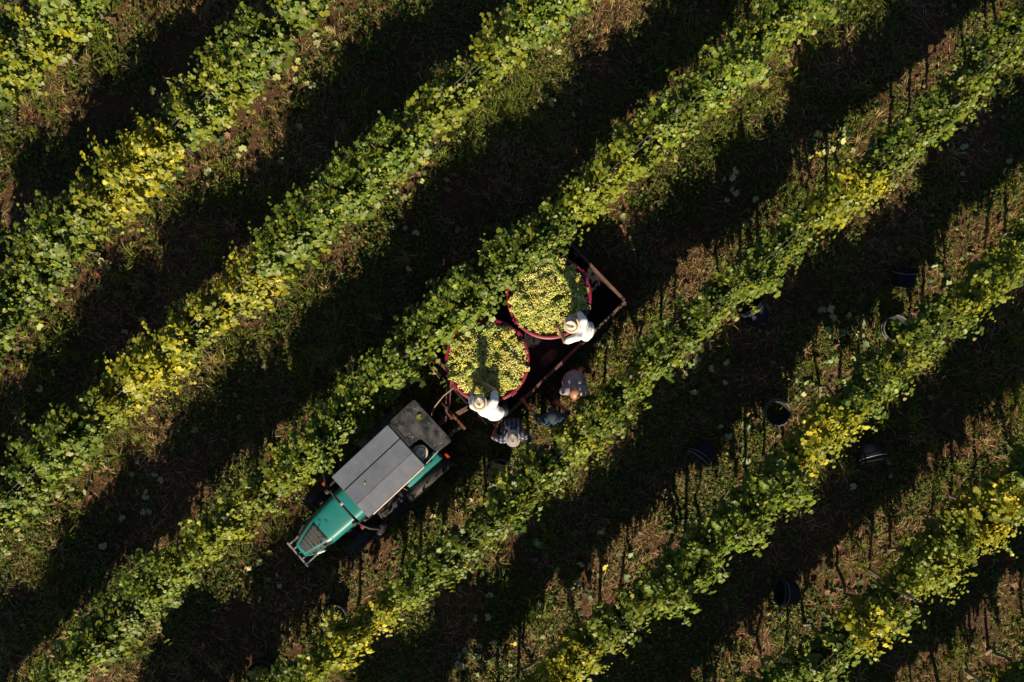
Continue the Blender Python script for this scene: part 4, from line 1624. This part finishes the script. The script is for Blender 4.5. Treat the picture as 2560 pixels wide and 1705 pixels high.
    for sx in (0.05, 0.34):
        hs.box((sx, -0.70, 2.178), (0.06, 0.09, 0.012))
    hs.build('hinge', M_BLACK, rg)
    for bx_, by_ in ((0.40, -0.80), (0.1, -0.82), (0.02, -0.82), (0.0, -1.17), (0.35, -1.16), (-0.38, -1.1), (0.28, -0.79), (-0.33, -1.0)):
        b = MB()
        b.lathe([(0, 0.006), (0.006, 0.004), (0.007, 0)], 10, Matrix.Translation((bx_, by_, 2.1732)))
        b.build('bolt', M_SILVER, rg)
    stt = MB()
    for sx in (-0.44, 0.44):
        stt.tube([(sx, -0.62, 1.75), (sx * .98, -1.1, 2.155)], 0.01, 6)
    stt.build('gas_strut', M_STEEL, rg)
    # mirror bar in front of the cab
    mb = MB()
    mb.tube([(0.76, 0.70, 1.74), (0.62, 0.80, 1.86), (0.46, 0.88, 1.9), (0.2, 0.905, 1.9), (-0.2, 0.905, 1.9), (-0.46, 0.88, 1.9), (-0.60, 0.82, 1.86), (-0.78, 0.68, 1.74)], 0.022, 8)
    mb.build('mirror_bar', M_BLACK, root, smooth=True)
    for sx in (-1, 1):
        for xx in (0.40,):
            q = MB()
            q.bar((sx * xx, 0.60, 1.93), (sx * xx, 0.88, 1.9), 0.03)
            q.build('bar_bracket', M_BLACK, root)
        m = MB()
        m.box((sx * 0.74, 0.73, 1.66), (0.09, 0.19, 0.26), (0, 0, sx * R(-25)), 0.035)
        m.build('mirror', M_BLACK, root, smooth=True, auto=40)
        wl = MB()
        wl.lathe([(0, -.03), (.045, -.03), (.05, .02), (.04, .035), (0, .035)], 14, Matrix.Translation((sx * 0.36, 0.93, 1.95)) @ Matrix.Rotation(R(-80), 4, 'X'))
        wl.build('work_lamp', M_BLACK, root, smooth=True, auto=40)
        il = MB()
        il.box((sx * 0.5, 0.9, 1.86), (0.06, 0.06, 0.05), bevel=0.01)
        il.build('indicator', M_ORANGE, root)
    ex = MB()
    ex.tube([(-0.40, 0.80, 0.8), (-0.42, 0.82, 1.5), (-0.42, 0.82, 1.75)], 0.035, 10)
    ex.build('exhaust', M_BLACK, root, smooth=True)
    ww = MB()
    ww.tube([(0.04, 0.665, 1.98), (0.02, 0.66, 1.7)], 0.008, 5)
    ww.box((0.03, 0.87, 1.97), (0.05, 0.06, 0.05), bevel=0.01)
    ww.build('wiper', M_SILVER, root)
    # seat and controls
    s = MB()
    s.box((-0.06, -0.34, 1.08), (0.44, 0.44, 0.14), bevel=0.04)
    s.box((-0.06, -0.55, 1.36), (0.42, 0.12, 0.5), (R(8), 0, 0), 0.04)
    s.build('seat', M_SEAT, root, smooth=True, auto=40)
    sw = MB()
    Ms = Matrix.Translation((0, 0.30, 1.42)) @ Matrix.Rotation(R(-35), 4, 'X')
    sw.tube([Ms @ Vector((0.17 * math.cos(a), 0.17 * math.sin(a), 0)) for a in [2 * math.pi * k / 24 for k in range(25)]], 0.014, 6)
    sw.bar(Ms @ Vector((-.16, 0, 0)), Ms @ Vector((.16, 0, 0)), 0.03, 0.012)
    sw.bar((0, 0.30, 1.41), (0, 0.5, 1.1), 0.05)
    sw.build('steering_wheel', M_SEAT, root)
    # rear linkage
    lk = MB()
    for sx in (-1, 1):
        lk.bar((sx * 0.2, -0.85, 0.5), (sx * 0.33, -1.36, 0.5), 0.05, 0.05)
        lk.tube([(sx * 0.3, -1.15, 0.52), (sx * 0.28, -0.85, 0.95)], 0.018, 6)
    lk.build('lift_arm', M_BLACK, root)
    lb = MB()
    lb.bar((-0.40, -1.38, 0.52), (0.40, -1.38, 0.52), 0.05, 0.03, 0.004)
    lbo = lb.build('link_bar', mat('red_link_bar', (0.13, 0.035, 0.022), 0.7, vary=0.4, vscale=20), root)
    for k in range(9):
        b = MB()
        b.lathe([(0, .002), (.011, .002), (.011, -.002), (0, -.002)], 10, Matrix.Translation((-0.34 + 0.085 * k, -1.38, 0.5365)))
        b.build('hole', M_BLACK, lbo)
    ht = MB()
    ht.box((0.02, -1.12, 0.42), (0.12, 0.5, 0.05))
    ht.build('hitch', M_BLACK, root)
    tag(root, 'narrow teal vineyard tractor with grey cab roof parked between two vine rows', 'tractor')
    return root


TRACTOR = build_tractor()


def TL(x, y, z):
    """tractor local -> world"""
    return TRACTOR_M @ Vector((x, y, z))


TRACTOR_M = Matrix.Translation(TR_O) @ Matrix.Rotation(TR_RZ, 4, 'Z') @ Matrix.Rotation(TR_ROLL, 4, 'Y')
hs = MB()
ha, hb = TL(0.12, -0.95, 0.75), Vector((TL_O.x, TL_O.y, 0)) + TL_F * 1.58 + TL_R * 0.1 + Vector((0, 0, 0.66))
mid = (ha + hb) / 2
hs.tube([ha, ha.lerp(mid, .5) + Vector((-.03, .12, .10)), mid + Vector((-.02, .13, .06)), mid.lerp(hb, .5) + Vector((0, .07, .08)), hb], 0.014, 8)
tag(hs.build('hydraulic_hose', M_HOSE, None, smooth=True), 'thin dusty hose running from the tractor to the trailer', 'hose')
# a green leaf and some bits lying on the cab
for (lx, ly, lz, q, s_, lab) in ((0.18, -1.13, 2.19, 3, 0.12, 'small bright green leaf lying on the dark rear window of the tractor'),
                                 (-0.02, 0.30, 2.215, 10, 0.04, 'tiny dry yellow leaf lying on the grey cab roof')):
    o = bpy.data.objects.new('fallen_leaf', LEAF_VARIANTS[q])
    COL.objects.link(o)
    o.location = TL(lx, ly, lz)
    o.rotation_euler = (0.1, 0.1, 2.0)
    o.scale = (s_, s_, s_)
    tag(o, lab, 'leaf')


# ------------------------------------------------------------------ people
def capsule(bm, p, q, r0, r1, seg=12):
    p, q = Vector(p), Vector(q)
    d = q - p
    L = max(d.length, 1e-4)
    d = d.normalized()
    u = Vector((0, 0, 1)) if abs(d.z) < 0.9 else Vector((1, 0, 0))
    x = d.cross(u).normalized()
    y = d.cross(x)
    prof = [(-r0, 0.0)] + [(-r0 * math.cos(a), r0 * math.sin(a)) for a in (R(30), R(60))] + [(0, r0), (L, r1)] + [(L + r1 * math.sin(a), r1 * math.cos(a)) for a in (R(30), R(60))] + [(L + r1, 0.0)]
    rings = []
    for t, r_ in prof:
        if r_ < 1e-6:
            rings.append([bm.verts.new(p + d * t)])
        else:
            rings.append([bm.verts.new(p + d * t + (x * math.cos(2 * math.pi * k / seg) + y * math.sin(2 * math.pi * k / seg)) * r_) for k in range(seg)])
    for a, b in zip(rings[:-1], rings[1:]):
        for k in range(seg):
            k2 = (k + 1) % seg
            if len(a) == 1:
                bm.faces.new((a[0], b[k2], b[k]))
            elif len(b) == 1:
                bm.faces.new((a[k], a[k2], b[0]))
            else:
                bm.faces.new((a[k], a[k2], b[k2], b[k]))


def ellipsoid(bm, c, axes, rad):
    """axes 3 Vectors, rad 3 radii"""
    r_ = bmesh.ops.create_uvsphere(bm, u_segments=16, v_segments=10, radius=1.0)
    M = Matrix(((axes[0].x * rad[0], axes[1].x * rad[1], axes[2].x * rad[2], c[0]), (axes[0].y * rad[0], axes[1].y * rad[1], axes[2].y * rad[2], c[1]),
                (axes[0].z * rad[0], axes[1].z * rad[1], axes[2].z * rad[2], c[2]), (0, 0, 0, 1)))
    bmesh.ops.transform(bm, matrix=M, verts=r_['verts'])


def remeshed(bm, voxel, smooth_it=4, wrinkle=0.0):
    bmesh.ops.recalc_face_normals(bm, faces=bm.faces[:])
    me = bpy.data.meshes.new('tmp')
    bm.to_mesh(me)
    bm.free()
    o = bpy.data.objects.new('tmp', me)
    COL.objects.link(o)
    r_ = o.modifiers.new('r', 'REMESH')
    r_.mode = 'VOXEL'
    r_.voxel_size = voxel
    s = o.modifiers.new('s', 'SMOOTH')
    s.iterations = smooth_it
    s.factor = 0.5
    if wrinkle > 0:
        tx = bpy.data.textures.new('wr', 'CLOUDS')
        tx.noise_scale = 0.09
        dp = o.modifiers.new('d', 'DISPLACE')
        dp.texture = tx
        dp.strength = wrinkle
        dp.mid_level = 0.5
    dg = bpy.context.evaluated_depsgraph_get()
    dg.update()
    m2 = bpy.data.meshes.new_from_object(o.evaluated_get(dg))
    bpy.data.objects.remove(o)
    bpy.data.meshes.remove(me)
    m2.materials.clear()
    m2.polygons.foreach_set('use_smooth', [True] * len(m2.polygons))
    return m2


def build_hat(parent, c, ax, st, band, brim=0.132, crown=0.086):
    """ax = (right, forward, up) of the head"""
    M = Matrix(((ax[0].x, ax[1].x, ax[2].x, c.x), (ax[0].y, ax[1].y, ax[2].y, c.y), (ax[0].z, ax[1].z, ax[2].z, c.z), (0, 0, 0, 1)))
    b = MB()
    seg = 40
    prof = [(brim, 0.0), (brim * .9, 0.004), (crown * 1.12, 0.006), (crown * 1.02, 0.012), (crown, 0.035), (crown * .95, 0.085), (crown * .86, 0.105), (crown * .66, 0.112), (crown * .4, 0.108), (0.0, 0.104)]
    top = []
    for r_, z in prof:
        ring = []
        if r_ == 0:
            ring = [b.bm.verts.new(M @ Vector((0, 0, z - 0.022)))]
        else:
            for k in range(seg):
                a = 2 * math.pi * k / seg
                x, y = r_ * math.cos(a), r_ * math.sin(a) * 1.12
                zz = z
                if r_ > crown * 1.1:
                    zz += 0.022 * abs(math.cos(a)) ** 2 * ((r_ - crown) / (brim - crown)) - 0.010 * max(0, math.sin(a)) * ((r_ - crown) / (brim - crown))
                if z > 0.08:
                    dent = math.exp(-(x / 0.028) ** 2) * 0.026 * max(0.0, 1 - (abs(y) / (crown * 1.05)) ** 4)
                    zz -= dent
                    if y > 0.02:
                        x *= 1 - 0.35 * min(1, (y - 0.02) / 0.07)
                ring.append(b.bm.verts.new(M @ Vector((x, y, zz))))
        top.append(ring)
    for a, c2 in zip(top[:-1], top[1:]):
        for k in range(seg):
            k2 = (k + 1) % seg
            if len(c2) == 1:
                b.bm.faces.new((a[k], a[k2], c2[0]))
            else:
                b.bm.faces.new((a[k], a[k2], c2[k2], c2[k]))
    h = b.build('hat', st, parent, smooth=True)
    so = h.modifiers.new('s', 'SOLIDIFY')
    so.thickness = 0.004
    bd = MB()
    rg = [[bd.bm.verts.new(M @ Vector(((crown * 1.0 + 0.005) * f * math.cos(2 * math.pi * k / seg), (crown * 1.0 + 0.005) * f * math.sin(2 * math.pi * k / seg) * 1.12, z))) for k in range(seg)]
          for f, z in ((1.05, 0.011), (1.01, 0.022), (1.0, 0.038))]
    for a, c2 in zip(rg[:-1], rg[1:]):
        for k in range(seg):
            bd.bm.faces.new((a[k], a[(k + 1) % seg], c2[(k + 1) % seg], c2[k]))
    bd.build('hat_band', band, h, smooth=True)


def hand(bm_pts, wrist, d, n, side_sign, curl, size=1.0):
    """fingers and thumb as tapered capsules; d along the hand, n palm-down normal. returns prims"""
    d = Vector(d).normalized()
    n = Vector(n)
    n = (n - d * n.dot(d)).normalized()
    s = d.cross(n) * side_sign
    f = []
    for k, (off, ln) in enumerate(((0.030, 0.070), (0.010, 0.080), (-0.011, 0.075), (-0.031, 0.058))):
        b = wrist + (d * 0.092 + s * off) * size
        spread = s * off * 1.6
        c1 = math.sin(curl * 0.5)
        m1 = b + (d * ln * 0.5 * math.cos(curl * 0.5) - n * -1 * ln * 0.5 * c1) * size + spread * 0.22
        m2 = m1 + (d * math.cos(curl * 1.2) + n * math.sin(curl * 1.2)) * ln * 0.5 * size + spread * 0.15
        f.append((b, m1, 0.0100 * size, 0.0090 * size))
        f.append((m1, m2, 0.0090 * size, 0.0075 * size))
    tb = wrist + (d * 0.035 + s * 0.034) * size
    t1_ = tb + (d * 0.035 + s * 0.032 + n * 0.01) * size
    t2_ = t1_ + (d * 0.030 + s * 0.012 + n * 0.012) * size
    f.append((tb, t1_, 0.0125 * size, 0.0105 * size))
    f.append((t1_, t2_, 0.0105 * size, 0.0085 * size))
    return f, (wrist + d * 0.05 * size, d, s, n)


def person(label, J, face, skin, shirt, trousers, headwear, belly=0.0, sleeve=0.6, shorts=False, curl=(0.5, 0.5), look_down=0.25, hand_n=((0, 0, -1), (0, 0, -1)), longsleeve=False, hs=1.0):
    """J: joints in world coordinates. face: forward direction on the ground plan"""
    base = (J['ankle_l'] + J['ankle_r']) / 2
    root = empty('person', (base.x, base.y, base.z - 0.09))
    O = root.location.copy()
    J = {k: v - O for k, v in J.items()}
    fw = Vector((face[0], face[1], 0)).normalized()
    rt = Vector((fw.y, -fw.x, 0))
    up = Vector((0, 0, 1))
    pel, chest, neck, head = J['pelvis'], J['chest'], J['neck'], J['head']
    spine = (neck - pel).normalized()
    tfw = (fw - spine * fw.dot(spine)).normalized()
    trt = tfw.cross(spine)
    # ---- body
    bm = bmesh.new()
    ellipsoid(bm, pel, (trt, tfw, spine), (0.165, 0.115, 0.13))
    ellipsoid(bm, (pel + chest) / 2 + tfw * belly * 0.5, (trt, tfw, spine), (0.150, 0.105 + belly * 0.6, 0.18))
    ellipsoid(bm, chest, (trt, tfw, spine), (0.175, 0.120, 0.20))
    capsule(bm, chest + spine * 0.1, neck, 0.075, 0.06)
    hup = (head - neck).normalized()
    hup = (hup + up * 0.6).normalized()
    hfw = (fw - up * look_down).normalized()
    hfw = (hfw - hup * hfw.dot(hup)).normalized()
    hrt = hfw.cross(hup)
    capsule(bm, neck - hup * 0.02, head - hup * 0.05, 0.058, 0.055)
    for s_ in 'lr':
        capsule(bm, chest + spine * 0.06, J['shoulder_' + s_], 0.09, 0.066)
        capsule(bm, J['shoulder_' + s_], J['elbow_' + s_], 0.056, 0.043)
        capsule(bm, J['elbow_' + s_], J['wrist_' + s_], 0.043, 0.028)
        capsule(bm, J['hip_' + s_], J['knee_' + s_], 0.085, 0.056)
        capsule(bm, J['knee_' + s_], J['ankle_' + s_], 0.056, 0.040)
        capsule(bm, J['ankle_' + s_] + Vector((0, 0, -0.04)), J['toe_' + s_], 0.042, 0.034)
    # head: skull, jaw, nose, brow, ears
    ellipsoid(bm, head + hup * 0.02 - hfw * 0.01, (hrt, hfw, hup), (0.084 * hs, 0.104 * hs, 0.1 * hs))
    ellipsoid(bm, head - hup * 0.045 + hfw * 0.022, (hrt, hfw, hup), (0.055, 0.066, 0.068))
    capsule(bm, head + hfw * 0.082 + hup * 0.01, head + hfw * 0.098 - hup * 0.028, 0.011, 0.016, 8)
    for sg in (-1, 1):
        ellipsoid(bm, head + hrt * sg * 0.076 - hfw * 0.008 - hup * 0.005, (hrt, hfw, hup), (0.013, 0.022, 0.034))
    fing = []
    for s_, sg, cu, hn in (('l', 1, curl[0], hand_n[0]), ('r', -1, curl[1], hand_n[1])):
        wv = J['wrist_' + s_]
        d = (J.get('hand_' + s_, wv + (wv - J['elbow_' + s_])) - wv).normalized()
        fs, (pc, d, s2, n2) = hand(None, wv, d, hn, sg, cu)
        ellipsoid(bm, pc, (s2, d, n2), (0.043, 0.058, 0.019))
        fing += fs
    me = remeshed(bm, 0.014, 2)
    b2 = bmesh.new()
    b2.from_mesh(me)
    for p, q, r0, r1 in fing:
        capsule(b2, p, q, r0, r1, 8)
    # lips
    ellipsoid(b2, head + hfw * 0.083 - hup * 0.058, (hrt, hfw, hup), (0.024, 0.009, 0.008))
    b2.to_mesh(me)
    b2.free()
    me.polygons.foreach_set('use_smooth', [True] * len(me.polygons))
    link('body', me, root, skin)
    for sg in (-1, 1):
        e = MB()
        ellipsoid(e.bm, head + hrt * sg * 0.032 + hfw * 0.082 + hup * 0.012, (hrt, hfw, hup), (0.012, 0.008, 0.007))
        e.build('eye', M_EYE, root, smooth=True)
    # ---- shirt
    bm = bmesh.new()
    ellipsoid(bm, pel - spine * 0.0, (trt, tfw, spine), (0.182, 0.132, 0.11))
    ellipsoid(bm, (pel + chest) / 2 + tfw * belly * 0.5, (trt, tfw, spine), (0.172 + belly * 0.25, 0.128 + belly * 0.55, 0.19))
    ellipsoid(bm, chest + tfw * belly * 0.35 - spine * 0.03, (trt, tfw, spine), (0.185, 0.13 + belly * 0.35, 0.17))
    ellipsoid(bm, chest, (trt, tfw, spine), (0.195, 0.140, 0.205))
    capsule(bm, chest + spine * 0.1, neck - spine * 0.045, 0.09, 0.07)
    for s_ in 'lr':
        sh, el, wr = J['shoulder_' + s_], J['elbow_' + s_], J['wrist_' + s_]
        capsule(bm, chest + spine * 0.06, sh, 0.105, 0.076)
        if longsleeve:
            capsule(bm, sh, el, 0.075, 0.06)
            capsule(bm, el, el.lerp(wr, 0.15), 0.06, 0.052)
        else:
            capsule(bm, sh, sh.lerp(el, sleeve), 0.072, 0.062)
    link('shirt', remeshed(bm, 0.016, 2, 0.024), root, shirt)
    # collar
    cl = MB()
    Mc = Matrix(((trt.x, tfw.x, spine.x, 0), (trt.y, tfw.y, spine.y, 0), (trt.z, tfw.z, spine.z, 0), (0, 0, 0, 1)))
    Mc = Matrix.Translation(neck - spine * 0.005 + tfw * .005) @ Mc
    cl.lathe([(0.082, -0.02), (0.074, 0.02), (0.066, 0.02), (0.07, -0.02)], 24, Mc, close=True)
    cl.build('collar', shirt, root, smooth=True)
    # ---- trousers
    bm = bmesh.new()
    ellipsoid(bm, pel - up * 0.03, (trt, tfw, spine), (0.178, 0.128, 0.125))
    for s_ in 'lr':
        hp, kn, an = J['hip_' + s_], J['knee_' + s_], J['ankle_' + s_]
        if shorts:
            capsule(bm, hp, hp.lerp(kn, 0.85), 0.098, 0.088)
        else:
            capsule(bm, hp, kn, 0.098, 0.072)
            capsule(bm, kn, kn.lerp(an, 0.9), 0.072, 0.062)
    link('trousers', remeshed(bm, 0.018, 2, 0.012), root, trousers)
    for s_ in 'lr':
        bm = bmesh.new()
        an, to = J['ankle_' + s_], J['toe_' + s_]
        capsule(bm, an + Vector((0, 0, 0.03)), an + Vector((0, 0, -0.035)), 0.052, 0.052)
        bk = (an - to)
        bk.z = 0
        capsule(bm, an + bk.normalized() * 0.035 + Vector((0, 0, -0.045)), to + Vector((0, 0, 0.004)), 0.045, 0.042)
        link('shoe', remeshed(bm, 0.012, 2), root, M_BOOT)
    # ---- headwear
    if headwear in ('straw', 'grey'):
        build_hat(root, head + hup * 0.045 - hfw * 0.005, (hrt, hfw, hup), M_STRAW if headwear == 'straw' else M_STRAWG, M_BAND if headwear == 'straw' else M_BANDB)
        bm = bmesh.new()
        ellipsoid(bm, head + hup * 0.02 - hfw * 0.022, (hrt, hfw, hup), (0.08, 0.092, 0.092))
        link('hair', remeshed(bm, 0.012, 2), root, M_HAIR)
    elif headwear == 'cap':
        bm = bmesh.new()
        ellipsoid(bm, head + hup * 0.035 - hfw * 0.012, (hrt, hfw, hup), (0.090, 0.108, 0.095))
        link('cap', remeshed(bm, 0.012, 2), root, M_CAP)
        b = MB()
        b.grid(lambda u, v: head + hup * (0.05 - 0.02 * v) + hrt * (u * 0.075) + hfw * (0.075 + (0.08 * v) * math.sqrt(max(0, 1 - 0.75 * u * u))), [-1 + k / 5 for k in range(11)], [k / 4 for k in range(5)])
        p = b.build('cap_peak', M_CAP, root, smooth=True)
        p.modifiers.new('s', 'SOLIDIFY').thickness = 0.004
    elif headwear == 'bald':
        bm = bmesh.new()
        for sg in (-1, 1):
            ellipsoid(bm, head + hrt * sg * 0.06 - hfw * 0.05 - hup * 0.04, (hrt, hfw, hup), (0.028, 0.05, 0.03))
        ellipsoid(bm, head - hfw * 0.085 - hup * 0.045, (hrt, hfw, hup), (0.06, 0.03, 0.03))
        link('hair', remeshed(bm, 0.01, 2), root, M_HAIR)
    tag(root, label, 'person')
    return root


def standing(feet, face, lean=0.0, z0=0.0, hgt=1.75, side=0.0, sep=0.11):
    """default joints of a standing figure: feet (x,y) between the ankles, face direction, lean in degrees"""
    k = hgt / 1.75
    fw = Vector((face[0], face[1], 0)).normalized()
    rt = Vector((fw.y, -fw.x, 0))
    up = Vector((0, 0, 1))
    O = Vector((feet[0], feet[1], z0))

    def P(x, y, z):
        return O + rt * x * k + fw * y * k + up * z * k
    J = {}
    back = -0.12 * math.sin(R(max(lean, 0)))
    pel = P(side, back, 0.96)
    a = R(lean)

    def T(x, y, z):                     # torso frame about the pelvis
        yy = y * math.cos(a) + z * math.sin(a)
        zz = -y * math.sin(a) + z * math.cos(a)
        return pel + rt * x * k + fw * yy * k + up * zz * k
    J['pelvis'] = pel
    J['chest'] = T(0, 0, 0.33)
    J['neck'] = T(0, 0.0, 0.53)
    nk = J['neck']
    J['head'] = nk + (fw * math.sin(a * 0.8) * 0.14 + fw * 0.03 + up * (math.cos(a * 0.8) * 0.15)) * k
    for s_, sg in (('l', -1), ('r', 1)):
        J['shoulder_' + s_] = T(sg * 0.185, 0, 0.46)
        J['elbow_' + s_] = T(sg * 0.25, -0.02, 0.18)
        J['wrist_' + s_] = T(sg * 0.26, 0.06, -0.06)
        J['hip_' + s_] = pel + (rt * sg * 0.085 - up * 0.04) * k
        J['knee_' + s_] = P(sg * sep * .95, 0.03, 0.50)
        J['ankle_' + s_] = P(sg * sep, 0, 0.09)
        J['toe_' + s_] = P(sg * (sep + .03), 0.17, 0.045)
    return J


def TW(f, r_, z):
    """trailer frame (forward, right) -> world"""
    v = Vector((TL_O.x, TL_O.y, z)) + TL_F * f + TL_R * r_
    return v


# man in white shirt at the rear tub, standing on the trailer bed
def man_rear_tub():
    face = (-0.93, 0.30)
    hat = WV(1431, 814, 2.2)
    ft = TW(-0.66, -0.76, BED_Z)
    J = standing((ft.x, ft.y), face, 24, BED_Z, 1.80)
    off = Vector((hat.x, hat.y, 0)) - Vector((J['head'].x, J['head'].y, 0))
    for k in ('chest', 'neck', 'head', 'shoulder_l', 'shoulder_r'):
        J[k] += off * (0.6 if k == 'chest' else 1.0)
    J['pelvis'] += off * 0.2
    J['shoulder_l'] = WV(1444, 842, 1.95)
    J['shoulder_r'] = WV(1459, 803, 1.95)
    J['elbow_l'] = WV(1413, 854, 1.78)
    J['wrist_l'] = WV(1400, 826, 1.62)
    J['hand_l'] = WV(1390, 816, 1.57)
    J['elbow_r'] = WV(1448, 783, 1.78)
    J['wrist_r'] = WV(1420, 797, 1.62)
    J['hand_r'] = WV(1404, 806, 1.57)
    J['toe_l'] = J['ankle_l'] + TL_F * 0.15 + Vector((0, 0, -.045))
    J['toe_r'] = J['ankle_r'] - TL_F * 0.15 + Vector((0, 0, -.045))
    person('man in white shirt and straw hat reaching into the rear tub at the right', J, face, M_SKIN, M_SHIRTW, M_JEANS, 'straw', sleeve=0.75, curl=(0.45, 0.5), look_down=0.5)


def man_front_tub():
    face = (-0.22, 0.97)
    hat = WV(1199, 1009, 2.2)
    ft = TW(1.40, -0.72, BED_Z)
    J = standing((ft.x, ft.y), face, 22, BED_Z, 1.80)
    off = Vector((hat.x, hat.y, 0)) - Vector((J['head'].x, J['head'].y, 0))
    for k in ('chest', 'neck', 'head', 'shoulder_l', 'shoulder_r'):
        J[k] += off * (0.6 if k == 'chest' else 1.0)
    J['pelvis'] += off * 0.25
    J['shoulder_l'] = WV(1184, 1014, 1.95)
    J['shoulder_r'] = WV(1236, 1004, 1.95)
    J['elbow_l'] = WV(1177, 989, 1.8)
    J['wrist_l'] = WV(1186, 968, 1.62)
    J['hand_l'] = WV(1194, 958, 1.58)
    J['elbow_r'] = WV(1236, 976, 1.8)
    J['wrist_r'] = WV(1205, 955, 1.64)
    J['hand_r'] = WV(1193, 945, 1.58)
    person('man in white shirt and straw hat reaching into the front tub', J, face, M_SKIN, M_SHIRTW, M_JEANS, 'straw', sleeve=0.7, curl=(0.45, 0.4), look_down=0.5)


def man_plaid():
    face = (-0.18, 0.98)
    h = WV(1282, 1096, 1.70)
    g = gzf(h.x, h.y)
    J = standing((h.x, h.y + 0.07), face, -4, g, 1.74)
    off = Vector((h.x - J['head'].x, h.y - J['head'].y, 0))
    for k in ('neck', 'head', 'shoulder_l', 'shoulder_r'):
        J[k] += off
    J['elbow_l'] = WV(1233, 1092, 1.16)
    J['wrist_l'] = WV(1240, 1070, 0.97)
    J['hand_l'] = WV(1243, 1057, 0.94)
    J['elbow_r'] = WV(1325, 1100, 1.14)
    J['wrist_r'] = WV(1318, 1080, 0.92)
    person('stout man in blue plaid shirt and grey hat holding the trailer corner', J, face, M_SKIN2, M_PLAID, M_JEANS, 'grey', belly=0.13, sleeve=0.8, curl=(0.9, 0.5), look_down=0.1)


def man_navy():
    face = (-0.1, 1.0)
    h = WV(1381, 1040, 1.66)
    g = gzf(h.x, h.y)
    J = standing((h.x, h.y - 0.08), face, 12, g, 1.70)
    off = Vector((h.x - J['head'].x, h.y - J['head'].y, 0))
    for k in ('chest', 'neck', 'head', 'shoulder_l', 'shoulder_r'):
        J[k] += off
    J['shoulder_l'] = WV(1362, 1053, 1.36)
    J['shoulder_r'] = WV(1402, 1046, 1.36)
    J['elbow_l'] = WV(1338, 1038, 1.14)
    J['wrist_l'] = WV(1311, 1006, 1.0)
    J['hand_l'] = WV(1304, 996, 0.95)
    J['elbow_r'] = WV(1422, 1030, 1.16)
    J['wrist_r'] = WV(1400, 1014, 1.06)
    person('man in navy check shirt and dark cap with one hand on the trailer rail', J, face, M_SKIN2, M_NAVYCHECK, M_JEANS, 'cap', sleeve=0.75, curl=(0.9, 0.5), look_down=0.3)


def man_bald():
    face = (0.05, 1.0)
    h = WV(1437, 981, 1.66)
    g = gzf(h.x, h.y)
    J = standing((h.x + 0.02, h.y + 0.10), face, -9, g, 1.74)
    off = Vector((h.x - J['head'].x, h.y - J['head'].y, 0))
    for k in ('neck', 'head', 'shoulder_l', 'shoulder_r'):
        J[k] += off
    J['elbow_r'] = WV(1460, 955, 1.12)
    J['wrist_r'] = WV(1453, 932, 1.02)
    J['elbow_l'] = WV(1420, 962, 1.12)
    J['wrist_l'] = WV(1434, 936, 0.98)
    person('stout bald man in pale grey t-shirt standing between trailer and vines', J, face, M_SKIN2, M_SHIRTG, M_SHORTS, 'bald', belly=0.17, sleeve=0.7, shorts=True, look_down=0.05, curl=(1.1, 1.1), hs=1.14)


def driver():
    face2 = (TR_F * 0.5 - TR_R * 0.85)
    face = (face2.x, face2.y)
    pel = TL(-0.06, -0.34, 1.22)
    J = {}
    up = Vector((0, 0, 1))
    J['pelvis'] = pel
    hh = WV(1049, 1133, 1.74)
    J['chest'] = TL(-0.12, -0.45, 1.42)
    J['neck'] = hh + Vector((-0.03, -0.03, -0.16))
    J['head'] = hh
    for s_, sg in (('l', -1), ('r', 1)):
        J['shoulder_' + s_] = TL(-0.15 + sg * 0.17, -0.52, 1.52)
        J['hip_' + s_] = TL(-0.06 + sg * 0.09, -0.30, 1.2)
        J['knee_' + s_] = TL(-0.06 + sg * 0.13, 0.12, 1.18)
        J['ankle_' + s_] = TL(-0.05 + sg * 0.13, 0.24, 0.92)
        J['toe_' + s_] = TL(-0.05 + sg * 0.13, 0.42, 0.88)
    J['elbow_l'] = TL(-0.32, -0.25, 1.42)
    J['wrist_l'] = TL(-0.16, 0.08, 1.42)
    J['elbow_r'] = TL(0.18, -0.2, 1.4)
    J['wrist_r'] = TL(0.13, 0.1, 1.42)
    person('tractor driver in straw hat seen under the dark rear window', J, (TR_F.x, TR_F.y), M_SKIN2, M_SHIRTG, M_JEANS, 'straw', sleeve=0.7, curl=(1.2, 1.2), look_down=0.1)


man_rear_tub()
man_front_tub()
man_plaid()
man_navy()
man_bald()
driver()
